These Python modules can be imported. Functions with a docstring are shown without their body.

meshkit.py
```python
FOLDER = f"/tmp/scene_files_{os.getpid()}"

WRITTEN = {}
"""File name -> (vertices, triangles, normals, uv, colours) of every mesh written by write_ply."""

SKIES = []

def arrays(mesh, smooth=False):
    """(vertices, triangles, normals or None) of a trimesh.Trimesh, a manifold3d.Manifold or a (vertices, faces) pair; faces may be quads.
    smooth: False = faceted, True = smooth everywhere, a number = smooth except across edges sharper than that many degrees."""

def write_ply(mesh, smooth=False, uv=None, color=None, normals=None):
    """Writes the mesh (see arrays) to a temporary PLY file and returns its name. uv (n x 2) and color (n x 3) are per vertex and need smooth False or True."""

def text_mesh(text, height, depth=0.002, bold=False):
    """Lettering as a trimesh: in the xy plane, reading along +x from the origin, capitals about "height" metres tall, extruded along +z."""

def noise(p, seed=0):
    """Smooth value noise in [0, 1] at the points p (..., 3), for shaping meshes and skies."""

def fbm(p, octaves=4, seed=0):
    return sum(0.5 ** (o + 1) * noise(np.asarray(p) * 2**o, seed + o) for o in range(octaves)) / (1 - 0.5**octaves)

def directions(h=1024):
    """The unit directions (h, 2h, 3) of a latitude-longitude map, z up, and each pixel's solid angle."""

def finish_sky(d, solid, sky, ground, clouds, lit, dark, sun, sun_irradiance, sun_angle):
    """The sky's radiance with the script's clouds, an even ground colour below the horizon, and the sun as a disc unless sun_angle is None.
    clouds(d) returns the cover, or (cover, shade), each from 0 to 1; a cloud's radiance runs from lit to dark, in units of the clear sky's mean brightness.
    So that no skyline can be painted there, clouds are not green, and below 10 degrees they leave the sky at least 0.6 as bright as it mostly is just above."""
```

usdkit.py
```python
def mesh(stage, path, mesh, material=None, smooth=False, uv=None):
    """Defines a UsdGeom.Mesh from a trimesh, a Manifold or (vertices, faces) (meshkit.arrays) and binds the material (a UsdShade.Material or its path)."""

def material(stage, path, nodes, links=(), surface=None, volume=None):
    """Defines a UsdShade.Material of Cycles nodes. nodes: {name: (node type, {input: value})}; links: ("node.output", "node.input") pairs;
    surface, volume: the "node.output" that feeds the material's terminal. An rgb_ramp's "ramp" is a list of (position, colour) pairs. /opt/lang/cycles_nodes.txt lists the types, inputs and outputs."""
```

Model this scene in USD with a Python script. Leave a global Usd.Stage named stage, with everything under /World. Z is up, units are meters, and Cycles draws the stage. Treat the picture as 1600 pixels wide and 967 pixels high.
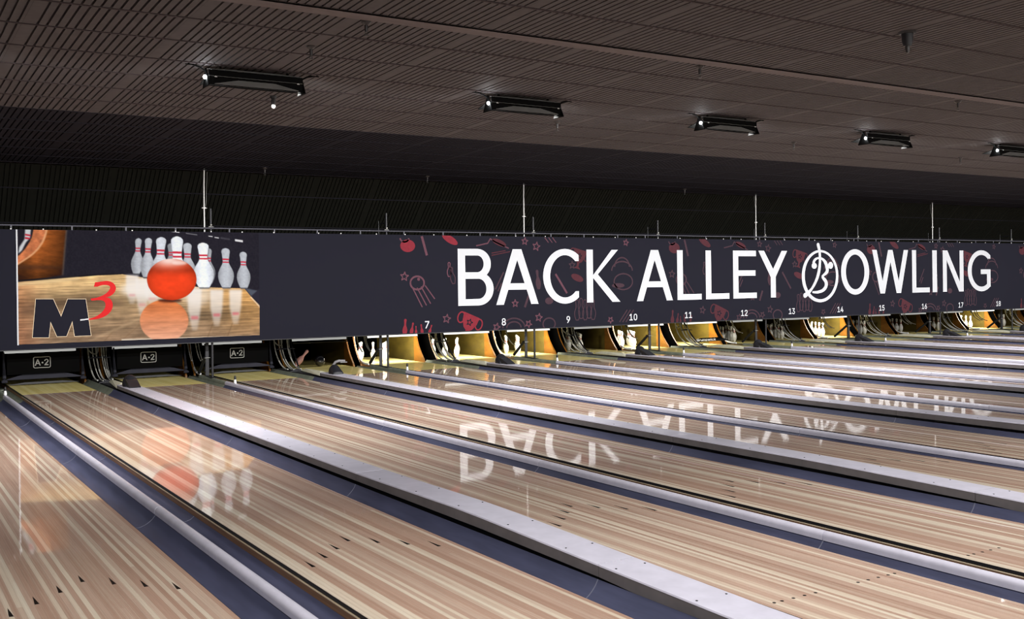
import math, random
import numpy as np, trimesh, manifold3d
import usdkit, meshkit
from pxr import Usd, UsdGeom, UsdLux, UsdShade, Gf, Sdf, Vt
from shapely.geometry import Polygon, LineString, Point, MultiPolygon, box as sbox
from shapely.ops import unary_union
from shapely import affinity
from PIL import Image, ImageDraw, ImageFilter

random.seed(7)
rng = np.random.default_rng(7)
stage = Usd.Stage.CreateInMemory()
UsdGeom.SetStageUpAxis(stage, 'Z'); UsdGeom.SetStageMetersPerUnit(stage, 1.0)
stage.SetDefaultPrim(UsdGeom.Xform.Define(stage, '/World').GetPrim())
UsdGeom.Scope.Define(stage, '/World/Looks')

# ------------------------------------------------------------------ camera, lights, exposure
FOCAL_PX, YAW, ROLL, HORIZON = 1629.54, 0.5594, -0.0127, 439.09
CAM = np.array([-0.4959, -1.5291, 1.6191])
EXPOSURE = 0.0
FLOOD_FAR, FLOOD_NEAR_UNSEEN, FLOOD_APPROACH_UNSEEN = 1420.0, 820.0, 720.0       # radiance of the ceiling fixture lamps: seen row, then two unseen rows
TUBE_LIT, TUBE_DIM, UNSEEN_PIN_LAMP = 1.1, 0.4, 270.0                                # pin deck tubes, on / nearly off; unseen lamp that lights the pins
BEAD = 110.0
cam = UsdGeom.Camera.Define(stage, '/World/camera')
r0 = np.array([math.cos(YAW), -math.sin(YAW), 0]); f0 = np.array([math.sin(YAW), math.cos(YAW), 0]); u0 = np.array([0, 0, 1.0])
cr, sr = math.cos(ROLL), math.sin(ROLL)
right, up = r0 * cr + u0 * sr, u0 * cr - r0 * sr
right, up = cr * r0 + sr * u0, -sr * r0 + cr * u0
back = -f0
cam.AddTransformOp().Set(Gf.Matrix4d(*[float(v) for row in (np.append(right, 0), np.append(up, 0), np.append(back, 0), np.append(CAM, 1)) for v in row]))
cam.CreateHorizontalApertureAttr(36.0); cam.CreateVerticalApertureAttr(36.0 * 967 / 1600)
cam.CreateFocalLengthAttr(36.0 * FOCAL_PX / 1600)
cam.CreateVerticalApertureOffsetAttr(-(483.5 - HORIZON) * 36.0 / 1600)
cam.CreateClippingRangeAttr(Gf.Vec2f(0.05, 200))
cam.CreateExposureAttr(EXPOSURE)

# ------------------------------------------------------------------ helpers
used = {}
def numbered(parent, name):
    k = used.get((parent, name), 0); used[(parent, name)] = k + 1
    return f'{parent}/{name}' if k == 0 else f'{parent}/{name}_{k:03d}'
def tag(path, label=None, cat=None, group=None, kind=None):
    p = stage.GetPrimAtPath(path)
    for key, v in (('label', label), ('category', cat), ('group', group), ('kind', kind)):
        if v: p.SetCustomDataByKey(key, v)
    return path
def xf(path, loc, rotz):
    x = UsdGeom.Xform.Define(stage, path)
    x.AddTranslateOp().Set(Gf.Vec3d(*map(float, loc)))
    if rotz: x.AddRotateZOp().Set(math.degrees(rotz))
def thing(name, label, cat, loc=(0, 0, 0), rotz=0, group=None, kind=None):
    path = numbered('/World', name); xf(path, loc, rotz)
    return tag(path, label, cat, group, kind)
def part(parent, name, mesh, mat, smooth=False, label=None, kind=None, uv=None):
    path = numbered(parent, name)
    usdkit.mesh(stage, path, mesh, M[mat], smooth=smooth, uv=uv)
    return tag(path, label, None, None, kind)
def single(name, mesh, mat, label, cat, group=None, smooth=False, kind=None):
    path = numbered('/World', name); usdkit.mesh(stage, path, mesh, M[mat], smooth=smooth)
    return tag(path, label, cat, group, kind)
def structure(name, mesh, mat, parent='/World'):
    path = numbered(parent, name); usdkit.mesh(stage, path, mesh, M[mat])
    if parent == '/World': tag(path, kind='structure')
    return path
def dup(proto, loc, label, rotz=0, group=None):
    base = proto.rsplit('/', 1)[1]
    path = numbered('/World', base)
    x = UsdGeom.Xform.Define(stage, path)
    was = stage.GetPrimAtPath(proto).GetCustomData()
    x.GetPrim().GetReferences().AddInternalReference(proto); x.GetPrim().SetInstanceable(True)
    x.ClearXformOpOrder(); x.GetPrim().GetAttribute('xformOp:translate').Set(Gf.Vec3d(*map(float, loc))) if x.GetPrim().GetAttribute('xformOp:translate') else x.AddTranslateOp().Set(Gf.Vec3d(*map(float, loc)))
    ops = ['xformOp:translate']
    if rotz:
        a = x.GetPrim().CreateAttribute('xformOp:rotateZ', Sdf.ValueTypeNames.Float); a.Set(math.degrees(rotz)); ops.append('xformOp:rotateZ')
    x.GetPrim().CreateAttribute('xformOpOrder', Sdf.ValueTypeNames.TokenArray, False, Sdf.VariabilityUniform).Set(ops)
    return tag(path, label, was.get('category'), group or was.get('group'))

def bx(x0, x1, y0, y1, z0, z1):
    m = trimesh.creation.box([x1 - x0, y1 - y0, z1 - z0]); m.apply_translation([(x0 + x1) / 2, (y0 + y1) / 2, (z0 + z1) / 2]); return m
def cat_(*ms):
    ms = [m for g in ms for m in (g if isinstance(g, (list, tuple)) else [g])]
    return trimesh.util.concatenate(ms)
def rbox(x0, x1, y0, y1, z0, z1, r=0.01, n=8):
    sx, sy, sz = x1 - x0, y1 - y0, z1 - z0
    r = min(r, sx / 2.01, sy / 2.01, sz / 2.01)
    b = manifold3d.Manifold.cube([sx - 2 * r, sy - 2 * r, sz - 2 * r], True)
    s = manifold3d.Manifold.sphere(r, n)
    pts = [s.translate([a, b_, c]) for a in (-1, 1) for b_ in (-1, 1) for c in (-1, 1) for a, b_, c in [(a * (sx / 2 - r), b_ * (sy / 2 - r), c * (sz / 2 - r))]]
    h = manifold3d.Manifold.batch_hull(pts).translate([(x0 + x1) / 2, (y0 + y1) / 2, (z0 + z1) / 2])
    me = h.to_mesh(); return trimesh.Trimesh(np.array(me.vert_properties[:, :3]), np.array(me.tri_verts), process=False)
def tube(pts, r, n=8, closed=False):
    pts = np.asarray(pts, float); k = len(pts); rr = np.broadcast_to(np.asarray(r, float), (k,))
    V, F = [], []
    t = np.gradient(pts, axis=0); t /= np.linalg.norm(t, axis=1)[:, None]
    ref = np.array([0, 0, 1.0]) if abs(t[0, 2]) < .9 else np.array([1.0, 0, 0])
    for i in range(k):
        a = ref - t[i] * (ref @ t[i]); a /= np.linalg.norm(a); b = np.cross(t[i], a); ref = a
        for j in range(n):
            w = 2 * math.pi * j / n; V.append(pts[i] + rr[i] * (math.cos(w) * a + math.sin(w) * b))
    for i in range(k - 1):
        for j in range(n):
            p, q = i * n + j, i * n + (j + 1) % n
            F += [[p, q, q + n], [p, q + n, p + n]]
    V += [pts[0], pts[-1]]; c0, c1 = k * n, k * n + 1
    for j in range(n):
        F.append([c0, (j + 1) % n, j]); F.append([c1, (k - 1) * n + j, (k - 1) * n + (j + 1) % n])
    return trimesh.Trimesh(np.array(V), np.array(F), process=False)
def rod(a, b, r, n=8): return tube([a, b], r, n)
def lathe(profile, n=24):
    m = trimesh.creation.revolve(np.array(profile), sections=n); return m
def loft_y(section, ys, zoff=None, cap=True):
    """extrudes a closed (x, z) section along Y through the stations ys; zoff(y) lifts each station"""
    S = np.asarray(section, float); n = len(S); V, F = [], []
    for y in ys:
        dz = zoff(y) if zoff else 0
        V += [[x, y, z + dz] for x, z in S]
    for i in range(len(ys) - 1):
        for j in range(n):
            p, q = i * n + j, i * n + (j + 1) % n
            F += [[p, q, q + n], [p, q + n, p + n]]
    tri = trimesh.creation.triangulate_polygon(Polygon(S), engine='earcut')
    tv, tf = np.array(tri[0]), np.array(tri[1])
    for base, y, flip in ((len(V), ys[0], False), (len(V) + len(tv), ys[-1], True)):
        dz = zoff(y) if zoff else 0
        V += [[x, y, z + dz] for x, z in tv]
        F += [[base + a, base + (c if flip else b), base + (b if flip else c)] for a, b, c in tf]
    m = trimesh.Trimesh(np.array(V), np.array(F), process=False)
    if Polygon(S).exterior.is_ccw: m.invert()
    m2 = m.copy(); 
    if m2.volume < 0: m2.invert()
    return m2
def plate(shape, y, depth, z_is_up=True):
    """a flat cut-out in the (x, z) plane, its face at y (towards the camera), depth thick"""
    polys = [g for g in (getattr(shape, 'geoms', [shape])) if g.area > 1e-7]
    ms = []
    for g in polys:
        m = trimesh.creation.extrude_polygon(g, depth, engine='earcut')
        v = m.vertices.copy(); m.vertices = np.stack([v[:, 0], y + depth - v[:, 2], v[:, 1]], 1)
        if m.volume < 0: m.invert()
        ms.append(m)
    return trimesh.util.concatenate(ms)
def text_on_wall(s, height, x, y, z, depth=.003, bold=True, center=True, stretch=1.0):
    m = meshkit.text_mesh(s, height, depth, bold); v = m.vertices.copy()
    w = v[:, 0].max() + v[:, 0].min()
    v[:, 0] = (v[:, 0] - (w / 2 if center else 0)) * stretch
    m.vertices = np.stack([x + v[:, 0], y - v[:, 2], z + v[:, 1]], 1)
    if m.volume < 0: m.invert()
    return m

def rect_light(parent, name, w, h, pos, direction, radiance, color=(1, 1, 1)):
    L = UsdLux.RectLight.Define(stage, numbered(parent, name))
    L.CreateWidthAttr(w); L.CreateHeightAttr(h); L.CreateIntensityAttr(radiance); L.CreateColorAttr(Gf.Vec3f(*color))
    d = np.asarray(direction, float); d /= np.linalg.norm(d); z = -d; xx_ = np.array([1.0, 0, 0]); yy_ = np.cross(z, xx_)
    L.AddTransformOp().Set(Gf.Matrix4d(*[float(v) for row in (np.append(xx_, 0), np.append(yy_, 0), np.append(z, 0), np.append(pos, 1)) for v in row]))
# ------------------------------------------------------------------ materials
def srgb(r, g, b):
    f = lambda c: (c / 255 / 12.92) if c <= 10 else ((c / 255 + .055) / 1.055) ** 2.4
    return (f(r), f(g), f(b))
M = {}
def plain(name, col, rough=.5, metal=0, spec=.5, vary=.12, scale=6, coat=0, coat_rough=.05, bump=0, bscale=60, stretch=(1, 1, 1)):
    lo = tuple(c * (1 - vary) for c in col); hi = tuple(min(1, c * (1 + vary)) for c in col)
    nodes = {'g': ('geometry', {}), 'mp': ('mapping', {'scale': stretch}), 'n': ('noise_texture', {'scale': scale, 'detail': 4, 'roughness': .6}),
             'r': ('rgb_ramp', {'ramp': [(.3, lo), (.7, hi)]}),
             'p': ('principled_bsdf', {'roughness': rough, 'metallic': metal, 'specular_ior_level': spec, 'coat_weight': coat, 'coat_roughness': coat_rough})}
    links = [('g.position', 'mp.vector'), ('mp.vector', 'n.vector'), ('n.fac', 'r.fac'), ('r.color', 'p.base_color')]
    if bump:
        nodes['n2'] = ('noise_texture', {'scale': bscale, 'detail': 3}); nodes['b'] = ('bump', {'strength': bump, 'distance': .002})
        links += [('mp.vector', 'n2.vector'), ('n2.fac', 'b.height'), ('b.normal', 'p.normal')]
    M[name] = usdkit.material(stage, f'/World/Looks/{name}', nodes, links, surface='p.BSDF')
def emit(name, col, strength):
    M[name] = usdkit.material(stage, f'/World/Looks/{name}', {'e': ('emission', {'color': col, 'strength': strength})}, [], surface='e.emission')
def wood(name, tones, gain=1.0, coat=1.0, coat_rough=.035, rough=.45):
    """lane boards: st.x is the board's number, st.y its distance along the lane; each board is spliced from lengths of differing tone"""
    nodes = {
        'uv': ('uvmap', {'attribute': 'st'}), 's': ('separate_xyz', {}),
        'h': ('white_noise_texture', {'dimensions': '1D'}), 'off': ('math', {'math_type': 'multiply', 'value2': 7.3}),
        'len': ('math', {'math_type': 'multiply', 'value2': .42}), 'add': ('math', {'math_type': 'add'}), 'fl': ('math', {'math_type': 'floor'}),
        'c': ('combine_xyz', {}), 'h2': ('white_noise_texture', {'dimensions': '3D'}),
        'mx': ('mix_float', {'fac': .16}), 'r': ('rgb_ramp', {'ramp': tones}),
        'g': ('geometry', {}), 'mp': ('mapping', {'scale': (160, 2.2, 1)}), 'n': ('noise_texture', {'scale': 1.0, 'detail': 5, 'roughness': .65}),
        'mr': ('map_range', {'from_min': .25, 'from_max': .75, 'to_min': .86 * gain, 'to_max': 1.1 * gain}),
        'mp2': ('mapping', {'scale': (3, .5, 1)}), 'n3': ('noise_texture', {'scale': 1.0, 'detail': 3}),
        'mr3': ('map_range', {'from_min': .3, 'from_max': .7, 'to_min': .92, 'to_max': 1.06}),
        'mm': ('math', {'math_type': 'multiply'}),
        'mul': ('mix', {'mix_type': 'multiply', 'fac': 1.0}),
        'mp3': ('mapping', {'scale': (34, .9, 1)}), 'n4': ('noise_texture', {'scale': 1.0, 'detail': 2}), 'b': ('bump', {'strength': .05, 'distance': .002}),
        'p': ('principled_bsdf', {'roughness': rough, 'specular_ior_level': .2, 'coat_weight': coat, 'coat_roughness': coat_rough, 'coat_ior': 1.5})}
    links = [('uv.UV', 's.vector'), ('s.x', 'h.w'), ('h.value', 'off.value1'), ('s.y', 'len.value1'), ('len.value', 'add.value1'), ('off.value', 'add.value2'),
             ('add.value', 'fl.value1'), ('s.x', 'c.x'), ('fl.value', 'c.y'), ('c.vector', 'h2.vector'), ('h.value', 'mx.a'), ('h2.value', 'mx.b'), ('mx.result', 'r.fac'),
             ('g.position', 'mp.vector'), ('mp.vector', 'n.vector'), ('n.fac', 'mr.value'), ('g.position', 'mp2.vector'), ('mp2.vector', 'n3.vector'), ('n3.fac', 'mr3.value'),
             ('mr.result', 'mm.value1'), ('mr3.result', 'mm.value2'), ('r.color', 'mul.color1'), ('mm.value', 'mul.color2'), ('mul.color', 'p.base_color'),
             ('g.position', 'mp3.vector'), ('mp3.vector', 'n4.vector'), ('n4.fac', 'b.height'), ('b.normal', 'p.coat_normal')]
    M[name] = usdkit.material(stage, f'/World/Looks/{name}', nodes, links, surface='p.BSDF')

wood('maple_board', [(0, srgb(184, 148, 128)), (.3, srgb(196, 162, 142)), (.5, srgb(206, 176, 157)), (.62, srgb(212, 186, 166)), (.70, srgb(232, 214, 192)), (1, srgb(240, 228, 208))])
wood('deck_board', [(0, srgb(212, 194, 116)), (.5, srgb(226, 210, 136)), (1, srgb(236, 224, 158))], coat=.35, coat_rough=.08)
plain('bed_wood', srgb(128, 92, 62), .6, vary=.25, scale=1, stretch=(60, 2, 60))
plain('black_edge', srgb(14, 12, 14), .5)
plain('thin_strip', srgb(200, 180, 150), .5)
plain('gutter_blue', srgb(78, 81, 106), .38, vary=.22, scale=2.5, stretch=(4, .5, 4), bump=.15, bscale=30)
plain('joint_strip', srgb(120, 122, 140), .5)
plain('gutter_end', srgb(128, 134, 120), .45, vary=.2)
plain('cap_paint', srgb(214, 211, 226), .32, vary=.07, scale=7, coat=.25, coat_rough=.12)
plain('flange_grey', srgb(122, 117, 118), .5, vary=.14, scale=5)
plain('cap_end_paint', srgb(214, 212, 190), .4, vary=.08)
plain('cap_dark', srgb(40, 40, 44), .6)
plain('marker_black', srgb(18, 15, 14), .4, coat=.6)
plain('hood_rubber', srgb(24, 24, 30), .5, vary=.2)
plain('hood_lever', srgb(120, 118, 120), .4)
plain('black_metal', srgb(22, 22, 26), .5, vary=.2)
plain('post_metal', srgb(34, 34, 40), .45, vary=.2)
plain('rail_metal', srgb(70, 70, 80), .5)
plain('steel', srgb(205, 205, 200), .3, metal=.6, vary=.1)
plain('rail_grey', srgb(160, 160, 154), .4, vary=.1)
plain('white_paint', srgb(225, 225, 225), .4, vary=.05)
plain('sweep_grey', srgb(46, 46, 54), .75, spec=.1, vary=.12)
plain('shield_black', srgb(8, 8, 10), .7, spec=.1)
plain('badge_grey', srgb(190, 190, 190), .5, vary=.05)
plain('pin_white', srgb(236, 235, 230), .3, vary=.03, coat=.4)
plain('pin_red', srgb(170, 30, 40), .35, vary=.05)
plain('pin_pinkish', srgb(205, 150, 140), .4, vary=.15)
plain('ball_black', srgb(26, 26, 32), .12, coat=1, coat_rough=.03)
plain('kick_wood', srgb(92, 77, 26), .55, vary=.28, scale=2.2, stretch=(1, 1.2, 3))
plain('kick_orange', srgb(128, 80, 15), .5, vary=.28, scale=3, stretch=(1, 1, 2.5))
plain('curtain_black', srgb(8, 8, 8), .95, spec=0)
plain('sign_dark', srgb(33, 33, 42), .85, spec=.03, vary=.04, scale=40)
plain('letter_white', srgb(196, 199, 205), .5, spec=.3, vary=.012)
plain('print_red', srgb(122, 34, 47), .75, spec=.2, vary=.12, scale=20)
plain('print_rose', srgb(90, 56, 68), .75, spec=.2, vary=.1, scale=20)
plain('print_deep', srgb(72, 32, 41), .75, spec=.2, vary=.1, scale=20)
plain('print_faint', srgb(62, 42, 52), .75, spec=.2, vary=.1, scale=20)
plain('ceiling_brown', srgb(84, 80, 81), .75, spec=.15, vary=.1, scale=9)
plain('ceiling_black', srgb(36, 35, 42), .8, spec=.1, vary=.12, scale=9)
plain('slope_black', srgb(28, 28, 24), .85, spec=.05, vary=.12, scale=9)
plain('ceiling_dark', srgb(60, 53, 52), .8, spec=.1, vary=.1)
plain('ceiling_seam', srgb(66, 58, 60), .8, spec=.1, vary=.12)
plain('molding', srgb(104, 96, 96), .7, spec=.15, vary=.15, scale=5, stretch=(.6, 6, 6))
plain('fixture_black', srgb(6, 6, 6), .7, spec=.1, vary=.1)
plain('fixture_grey', srgb(112, 112, 110), .5)
plain('sprinkler_bronze', srgb(46, 42, 42), .4, vary=.1)
plain('sprinkler_white', srgb(230, 230, 228), .3)
plain('floor_dark', srgb(40, 38, 40), .8)
plain('wall_dark', srgb(38, 36, 36), .85)
plain('approach_maple', srgb(196, 158, 122), .3, vary=.12, scale=1, stretch=(30, 1, 1), coat=.6)
plain('seal_white', srgb(235, 235, 235), .5)
emit('tube_lit', (1.0, .98, .92), TUBE_LIT)
emit('tube_dim', (1.0, 1.0, .95), TUBE_DIM)
emit('bead_light', (.92, .97, 1.0), BEAD)
M['poster_print'] = usdkit.material(stage, '/World/Looks/poster_print', {'a': ('attribute', {'attribute': 'print_color'}), 'p': ('principled_bsdf', {'roughness': .8, 'specular_ior_level': .03})},
                                    [('a.color', 'p.base_color')], surface='p.BSDF')

# ------------------------------------------------------------------ the alley's measures
LANE_W, GAP_N, GAP_W, BOARD = 1.054, .5151, .6608, 1.054 / 39
FIRST, LAST = 1, 22
left = {}
x = 0.0
for n in range(2, LAST + 2):
    left[n] = x; x += LANE_W + (GAP_N if n % 2 == 0 else GAP_W)
left[1] = -GAP_W - LANE_W
RIGHT_END = left[LAST] + LANE_W
Y0, Y_DECK, Y_TAIL = 0.0, 15.68, 19.45
SIGN_Y = 16.17
def ceil_z(y): return 3.59 - .0296 * (y - 16.6)
NUM = ['zero', 'one', 'two', 'three', 'four', 'five', 'six', 'seven', 'eight', 'nine', 'ten', 'eleven', 'twelve', 'thirteen', 'fourteen', 'fifteen', 'sixteen', 'seventeen', 'eighteen']
ORD = ['zeroth', 'first', 'second', 'third', 'fourth', 'fifth', 'sixth', 'seventh', 'eighth', 'ninth', 'tenth', 'eleventh', 'twelfth', 'thirteenth', 'fourteenth']
def lane_words(n):
    """how to find a lane: by the number printed on the sign, else by its place"""
    if 7 <= n <= 18: return f'the lane numbered {NUM[n]}'
    return {1: 'the lane beyond the left edge', 2: 'the leftmost lane', 3: 'the second lane from the left', 4: 'the third lane from left', 5: 'the fourth lane from the left',
            6: 'the lane left of seven', 19: 'the first lane past eighteen', 20: 'the second lane past eighteen', 21: 'the third lane past eighteen', 22: 'the fourth lane past eighteen'}[n]
LIT = {7, 8, 9, 11, 12, 15, 19}

# ------------------------------------------------------------------ shell
UsdGeom.Xform.Define(stage, '/World/floor'); tag('/World/floor', kind='structure')
structure('slab', cat_(bx(-12, RIGHT_END + 3, -.02, 21.5, -.36, -.30)), 'floor_dark', '/World/floor')
structure('approach_boards', bx(-12, RIGHT_END + 3, -6.5, -.03, -.36, 0), 'approach_maple', '/World/floor')
structure('wall_right', bx(RIGHT_END + 2.5, RIGHT_END + 2.7, -6.5, 21.5, -.3, 4.4), 'wall_dark')
structure('wall_left', bx(-12.2, -12.0, -6.5, 21.5, -.3, 4.4), 'wall_dark')
structure('wall_rear', bx(-12, RIGHT_END + 2.5, 20.6, 20.8, -.3, 2.6), 'curtain_black')

PX, PY, X_PANEL0, Y_SEAM0 = 1.193, .7635, .75, 7.32
def panel_mesh(w, d, last=False):
    """one ribbed sheet, width w along x and d along y, its flat ribs at z=0 facing down, grooves 22 mm deep"""
    pitch, gw = .0743, .020
    prof = [(0, 0)]
    for i in range(15):
        g = .106 + i * pitch
        prof += [(g, 0), (g + .003, .024), (g + gw - .003, .024), (g + gw, 0)]
    prof += [(w - .002, 0)]
    prof = np.array([p for p in prof if p[0] <= w])
    n = len(prof)
    y0, y1 = .017, d - .017
    V = np.array([[px, y, z] for y in (y0, y1) for px, z in prof])
    F = []
    for j in range(n - 1): F += [[j, j + 1 + n, j + 1], [j, j + n, j + 1 + n]]
    flat = np.array([[0, 0, 0], [w - .002, 0, 0], [w - .002, y0, 0], [0, y0, 0], [0, y1, 0], [w - .002, y1, 0], [w - .002, d - .001, 0], [0, d - .001, 0]])
    k = len(V); V = np.vstack([V, flat])
    F += [[k, k + 2, k + 1], [k, k + 3, k + 2], [k + 4, k + 6, k + 5], [k + 4, k + 7, k + 6]]
    # closed groove ends
    for i in range(15):
        j = 1 + 4 * i
        for o, fl in ((0, 1), (n, 0)):
            q = [j + o, j + 1 + o, j + 2 + o, j + 3 + o]
            F += [[q[0], q[1], q[2]], [q[0], q[2], q[3]]] if fl else [[q[0], q[2], q[1]], [q[0], q[3], q[2]]]
    return V, np.array(F)
PV, PF = panel_mesh(PX, PY)
cpath = '/World/ceiling'; used[('/World', 'ceiling')] = 1
UsdGeom.Xform.Define(stage, cpath); tag(cpath, kind='structure')
def on_ceiling(V, X, Y):
    W = V.copy(); W[:, 0] += X; W[:, 1] += Y; W[:, 2] += ceil_z(W[:, 1]); return W
ks = []
def project(P):
    d = np.asarray(P, float) - CAM; z = d @ f0
    if z < .3: return None
    a, b = d @ r0 / z * FOCAL_PX, -(d @ u0) / z * FOCAL_PX
    return 800 + cr * a - sr * b, HORIZON + sr * a + cr * b, z
for i in range(-10, 30):
    for j in range(-16, 12):
        X, Y = X_PANEL0 - .06 + PX * i, Y_SEAM0 + PY * j
        P = project((X + PX / 2, Y + PY / 2, ceil_z(Y)))
        seen = P is not None and -60 < P[0] < 1660 and -40 < P[1]
        ks.append((0 if not seen else 1 / P[2], X, Y))
ks.sort(key=lambda k: -k[0])
rest = {False: [], True: []}
for c, (size, X, Y) in enumerate(ks):
    V = on_ceiling(PV, X, Y)
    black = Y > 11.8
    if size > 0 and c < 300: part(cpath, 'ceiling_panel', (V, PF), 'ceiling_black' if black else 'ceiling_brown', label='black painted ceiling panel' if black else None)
    else: rest[black].append(V)
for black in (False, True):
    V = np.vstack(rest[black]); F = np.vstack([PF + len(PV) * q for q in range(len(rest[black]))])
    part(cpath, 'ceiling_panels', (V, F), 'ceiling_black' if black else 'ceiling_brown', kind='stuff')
XL, XR = -11.9, RIGHT_END + 2.4
for j in range(-16, 13):
    Y = Y_SEAM0 + PY * j
    if abs(Y - 6.556) < .1 or Y > 16.6: continue
    m = bx(XL, XR, Y - .012, Y + .012, -.006, .004); m.vertices = on_ceiling(np.array(m.vertices), 0, 0)
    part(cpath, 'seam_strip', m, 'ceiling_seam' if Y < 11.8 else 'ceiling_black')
m = rbox(XL, XR, 6.53, 6.70, -.022, .004, .006); m.vertices = on_ceiling(np.array(m.vertices), 0, 0)
part(cpath, 'molding', m, 'molding')
roofback = on_ceiling(np.array(bx(XL - .2, XR + .2, -6.5, 17.0, .03, .06).vertices), 0, 0)
part(cpath, 'roof_deck', trimesh.Trimesh(roofback, bx(0, 1, 0, 1, 0, 1).faces, process=False), 'ceiling_dark')
# the ribbed slope that falls away behind the sign
wpath = '/World/wall_back'; used[('/World', 'wall_back')] = 1
UsdGeom.Xform.Define(stage, wpath); tag(wpath, kind='structure')
a45 = math.radians(45)
def on_slope(V, X, s0):
    W = V.copy(); s = W[:, 1] + s0; h = W[:, 2]
    return np.stack([W[:, 0] + X, 16.64 + s * math.cos(a45) + h * math.sin(a45), 3.585 - s * math.sin(a45) + h * math.cos(a45)], 1)
for i in range(-3, 29):
    for j, s0 in enumerate((0, .50, 1.26)):
        V = PV.copy(); V[:, 1] *= ((.50 if j == 0 else .7635) / .7635)
        part(wpath, 'slope_panel', (on_slope(V, X_PANEL0 - .06 + PX * i, s0), PF), 'slope_black')
for s0 in (.50, 1.26):
    m = bx(XL, XR, -.01, .01, -.006, .004); m.vertices = on_slope(np.array(m.vertices), 0, s0); part(wpath, 'seam_strip', m, 'ceiling_black')
m = bx(XL, XR, -.01, 2.3, .03, .05); m.vertices = on_slope(np.array(m.vertices), 0, 0); part(wpath, 'slope_deck', m, 'ceiling_dark')
m = bx(XL, XR, 16.45, 20.6, .78, .82); structure('unseen_cover_1', m, 'curtain_black')  # unseen black cover that keeps the space over the pin bays dark

# ------------------------------------------------------------------ lanes
def lane_top(n, y0, y1, brd):
    """top boards of a lane as separate thin boards; returns list of (mesh, uv)"""
    out = []
    for b in brd:
        m = bx(left[n] + b * BOARD + .0002, left[n] + (b + 1) * BOARD - .0002, y0, y1, -.030, 0)
        uv = np.stack([np.full(len(m.vertices), b + 1 + 50.0 * n), m.vertices[:, 1]], 1)
        out.append((m, uv))
    return out
def joined(lst):
    m = trimesh.util.concatenate([a for a, _ in lst]); return m, np.vstack([u for _, u in lst])
def arrow_mesh(xc, y):
    L, wd = .160, .022
    return trimesh.creation.extrude_polygon(Polygon([(xc, y), (xc - wd / 2, y - L), (xc + wd / 2, y - L)]), .0006, engine='earcut').apply_translation([0, 0, -.0001])
def dot_mesh(xc, y):
    return trimesh.creation.cylinder(.0095, .0008, sections=14).apply_translation([xc, y, .0003])
NEAR = (2, 3, 4, 5, 6)
lane_look = {2: 'maple bowling lane at the far left edge, its seven dark arrows bottom left', 3: 'maple bowling lane mirroring the red ball of the poster',
             4: 'maple bowling lane mirroring the first big letter B of the sign', 5: 'fourth maple bowling lane from the left, right of the second narrow divider',
             6: 'maple bowling lane that runs to the dark open bay left of number seven'}
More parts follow.
